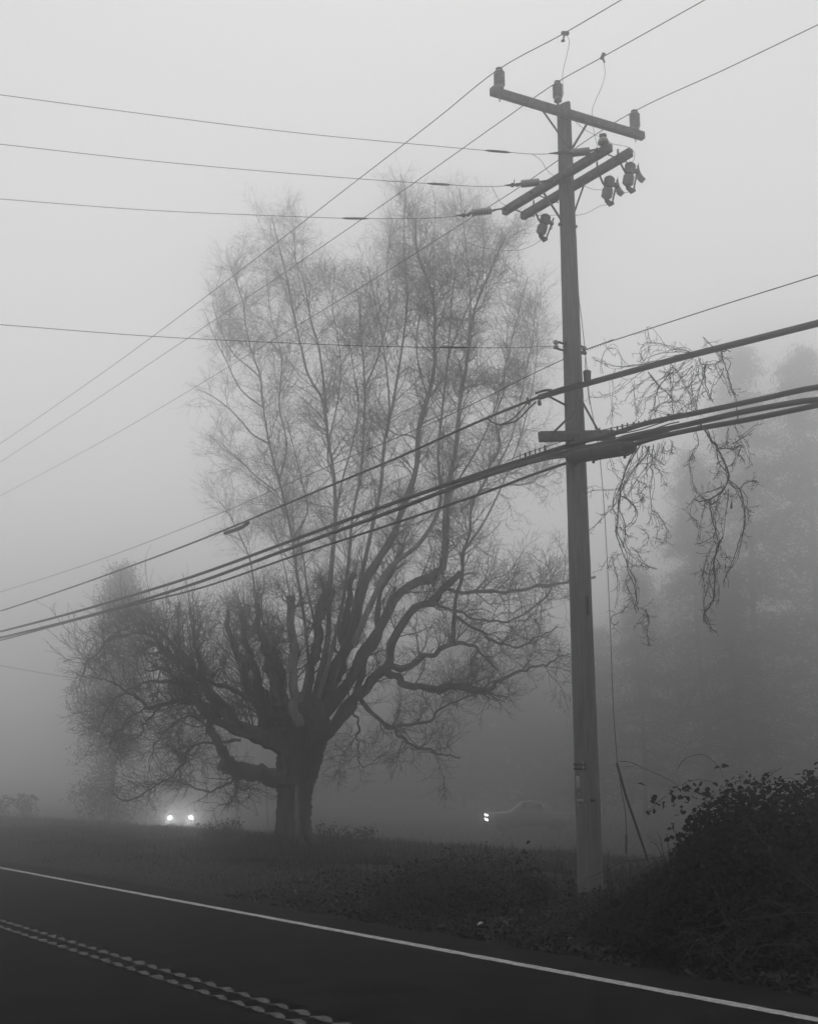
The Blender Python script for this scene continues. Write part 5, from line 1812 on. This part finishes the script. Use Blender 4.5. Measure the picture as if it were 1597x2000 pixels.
# a far line crossing on the left
P = np.array([at(-60, 1291, 62), at(0, 1300, 64), at(130, 1322, 68), at(330, 1350, 76), at(620, 1370, 90)])
cable('distant_wire', smooth_path(P, 8), 0.016, M_WIRE, 'faint far wire sloping down behind the left side of the big tree', 'overhead wire')


# ------------------------------------------------------------------ the two vehicles
def car(name, label, cat, loc, heading, L, W, st, paint, wheels, wr, lamps, mirror, win, lampw):
    """st: stations (x from the front, z low, z belt, z top, half-width factor at the top)."""
    root = thing(name, loc, label, cat)
    f = np.array([cos(heading), sin(heading), 0])
    l = np.array([-sin(heading), cos(heading), 0])
    loc = np.asarray(loc, float)
    G = lambda x, y, z: loc + f * (L / 2 - x) + l * y + ZUP * z
    rows = []
    for x, z0, zb, zt, wt in st:
        e = 1 - 0.22 * max(0, 1 - min(x, L - x) / 0.35) ** 2
        w = W / 2 * e
        rows.append([G(x, y, z) for y, z in ((0, z0), (w * 0.85, z0), (w * 0.98, z0 + 0.12), (w, (z0 + zb) / 2), (w * 0.97, zb), (w * wt, zt - 0.04), (w * wt * 0.9, zt), (0, zt + 0.01),
                                             (-w * wt * 0.9, zt), (-w * wt, zt - 0.04), (-w * 0.97, zb), (-w, (z0 + zb) / 2), (-w * 0.98, z0 + 0.12), (-w * 0.85, z0))])
    V = np.array(rows)
    n, k, _ = V.shape
    j = np.arange(k)
    Q = np.concatenate([np.stack([i * k + j, i * k + (j + 1) % k, (i + 1) * k + (j + 1) % k, (i + 1) * k + j], -1) for i in range(n - 1)])
    V = np.concatenate([V.reshape(-1, 3), [V[0].mean(0)], [V[-1].mean(0)]])
    Tr = np.concatenate([np.stack([np.full(k, n * k), (j + 1) % k, j], -1), np.stack([np.full(k, n * k + 1), (n - 1) * k + j, (n - 1) * k + (j + 1) % k], -1)])
    mb = MB().add(V, Q, Tr)
    mb.build('body', paint, root)
    for x in wheels:
        for sd in (-1, 1):
            c = G(x, sd * (W / 2 - 0.10), wr)
            mb = MB()
            lathe(mb, c - l * 0.11, l, [(wr * 0.62, 0.0), (wr * 0.95, 0.0), (wr, 0.03), (wr, 0.19), (wr * 0.95, 0.22), (wr * 0.62, 0.22)], 24)
            wh = mb.build('wheel', M_RUBBER, root)
            mb = MB()
            lathe(mb, c - l * 0.115, l, [(0.05, -0.004), (wr * 0.6, 0.0), (wr * 0.62, 0.02), (wr * 0.62, 0.21), (wr * 0.6, 0.23), (0.05, 0.234)], 20)
            mb.build('rim', M_STEEL, wh)
    for nm, quad in win:
        for sd in ((1, -1) if nm == 'side_window' else (1,)):
            q = [G(x, y * sd, z) for x, y, z in quad]
            nrm = unit(np.cross(q[1] - q[0], q[2] - q[0]))
            if nrm @ (q[0] - G(L / 2, 0, 0.8)) < 0:
                nrm = -nrm
            q = np.array(q)
            mb = MB().add(np.concatenate([q + nrm * 0.012, q - nrm * 0.02]), [[0, 1, 2, 3], [4, 5, 6, 7], [0, 1, 5, 4], [1, 2, 6, 5], [2, 3, 7, 6], [3, 0, 4, 7]])
            mb.build(nm, M_GLASS, root, smooth=False)
    for x, y, z, r, m_, ltw in lamps:
        p = G(x, y, z)
        mb = MB()
        lathe(mb, p - f * 0.06, f, [(r * 0.5, 0), (r, 0.03), (r, 0.06), (r * 0.6, 0.085), (r * 0.2, 0.092)], 18)
        o = mb.build('headlight', m_, root)
        if ltw:
            ld = bpy.data.lights.new('headlight_beam', 'SPOT')
            ld.energy = ltw
            ld.spot_size = radians(95)
            ld.spot_blend = 1.0
            ld.shadow_soft_size = 0.08
            lo = bpy.data.objects.new('headlight_beam', ld)
            COL.objects.link(lo)
            lo.parent = o
            lo.location = p + f * 0.2 - ZUP * 0.03 - ORG[o.name]
            lo.rotation_euler = (radians(86), 0, heading - pi / 2)
    for sd in (-1, 1):
        mb = MB()
        x, y, z = mirror
        bar(mb, G(x, sd * y, z), G(x, sd * (y + 0.2), z), 0.10, 0.15)
        mb.build('mirror', paint, root, smooth=False)
    mb = MB()
    bar(mb, G(-0.01, -W * 0.27, 0.62), G(-0.01, W * 0.27, 0.62), 0.03, 0.16, up=ZUP)
    mb.build('grille', M_DARKSTEEL, root, smooth=False)
    for sd in (-1, 1):
        for xh in (L * 0.46, L * 0.66):
            mb = MB()
            bar(mb, G(xh, sd * (W / 2 + 0.0), 0.86), G(xh + 0.16, sd * (W / 2 + 0.0), 0.86), 0.03, 0.025)
            mb.build('door_handle', M_STEEL, root, smooth=False)
    mb = MB()
    bar(mb, G(-0.02, -W * 0.42, 0.42), G(-0.02, W * 0.42, 0.42), 0.10, 0.16)
    mb.build('bumper', M_DARKSTEEL, root, smooth=False)
    return root, G


SUV = [(0.0, 0.35, 0.72, 0.80, 0.80), (0.10, 0.28, 0.80, 0.90, 0.86), (0.5, 0.25, 0.86, 0.98, 0.88), (1.25, 0.25, 0.95, 1.06, 0.88), (1.45, 0.25, 0.97, 1.14, 0.86), (2.05, 0.25, 1.0, 1.60, 0.74), (2.5, 0.25, 1.0, 1.66, 0.73), (3.4, 0.25, 1.0, 1.66, 0.73), (4.1, 0.25, 1.0, 1.60, 0.74), (4.45, 0.3, 1.0, 1.15, 0.84), (4.6, 0.4, 0.9, 1.0, 0.84)]
cx_ = at(352.5, 1597, 82)
cl = np.array([cx_[0], cx_[1], float(gz(cx_[0], cx_[1]))])
hd = math.atan2(-cl[1], -cl[0])
off = np.array([cos(hd), sin(hd), 0]) * -2.3
cl = cl + off
cl[2] = float(gz(cl[0], cl[1]))
zl = cx_[2] - cl[2]
car('parked_car', 'grey car facing the camera through the fog with both headlights lit', 'car', cl, hd, 4.6, 1.82, SUV, M_CARP2, (0.9, 3.55), 0.34,
    [(0.02, 0.66, zl, 0.12, M_LAMP, 85), (0.02, -0.66, zl, 0.12, M_LAMP, 85)], (1.75, 0.90, 1.05),
    [('windscreen', [(1.52, 0.62, 1.16), (1.52, -0.62, 1.16), (2.03, -0.56, 1.56), (2.03, 0.56, 1.56)]),
     ('side_window', [(1.9, 0.87, 1.04), (3.0, 0.87, 1.04), (3.0, 0.67, 1.56), (2.15, 0.67, 1.54)]),
     ('side_window', [(3.08, 0.87, 1.04), (4.0, 0.87, 1.04), (3.9, 0.68, 1.52), (3.08, 0.67, 1.56)])], 260)
PICK = [(0.0, 0.45, 0.85, 0.98, 0.86), (0.12, 0.38, 0.95, 1.10, 0.9), (0.7, 0.35, 1.0, 1.16, 0.9), (1.45, 0.35, 1.05, 1.20, 0.9), (1.6, 0.35, 1.08, 1.28, 0.86), (2.15, 0.35, 1.1, 1.80, 0.74), (2.7, 0.35, 1.1, 1.86, 0.74), (3.4, 0.35, 1.1, 1.84, 0.74), (3.62, 0.35, 1.1, 1.30, 0.88), (3.7, 0.38, 1.05, 1.16, 0.95), (5.2, 0.4, 1.05, 1.16, 0.95), (5.35, 0.45, 0.95, 1.05, 0.95)]
fx = at(950, 1600, 75)
hd = radians(180)
cl = np.array([fx[0], fx[1], 0]) - np.array([cos(hd), sin(hd), 0]) * 2.68 + np.array([-sin(hd), cos(hd), 0]) * -0.75
cl[2] = float(gz(cl[0], cl[1]))
z1, z2 = at(950, 1592.5, 75)[2] - cl[2], at(950, 1601.5, 75)[2] - cl[2]
car('pickup_truck', 'dark pickup truck standing side-on in the fog left of the pole with a lit headlight', 'pickup truck', cl, hd, 5.35, 1.95, PICK, M_CARP, (1.0, 4.3), 0.40,
    [(0.0, 0.80, z1, 0.035, M_LAMPS, 0), (0.0, 0.80, z2, 0.055, M_LAMPS, 22), (0.0, -0.80, z1, 0.06, M_LAMPS, 0), (0.0, -0.80, z2, 0.09, M_LAMPS, 50)], (1.85, 0.96, 1.22),
    [('windscreen', [(1.66, 0.66, 1.30), (1.66, -0.66, 1.30), (2.13, -0.58, 1.74), (2.13, 0.58, 1.74)]),
     ('side_window', [(2.0, 0.93, 1.14), (3.45, 0.93, 1.14), (3.3, 0.72, 1.76), (2.25, 0.72, 1.74)])], 60)

# ------------------------------------------------------------------ fog
mf = bpy.data.materials.new('fog')
mf.use_nodes = True
n_ = mf.node_tree
n_.nodes.clear()
pv = n_.nodes.new('ShaderNodeVolumePrincipled')
pv.inputs['Color'].default_value = (FOG_ALBEDO, FOG_ALBEDO, FOG_ALBEDO, 1)
pv.inputs['Density'].default_value = FOG_DENSITY
pv.inputs['Anisotropy'].default_value = FOG_ANISO
pv.inputs['Density Attribute'].default_value = ''
pv.inputs['Temperature Attribute'].default_value = ''
pv.inputs['Color Attribute'].default_value = ''
om = n_.nodes.new('ShaderNodeOutputMaterial')
n_.links.new(pv.outputs[0], om.inputs['Volume'])
mf.cycles.homogeneous_volume = True
B = 520.0
V = [(x, y, z) for z in (-2.4, 42.0) for y in (-B, B) for x in (-B, B)]
mb = MB().add(V, [[0, 2, 3, 1], [4, 5, 7, 6], [0, 1, 5, 4], [2, 6, 7, 3], [0, 4, 6, 2], [1, 3, 7, 5]])
hz = mb.build('haze', mf, smooth=False)
tag(hz, kind='stuff')
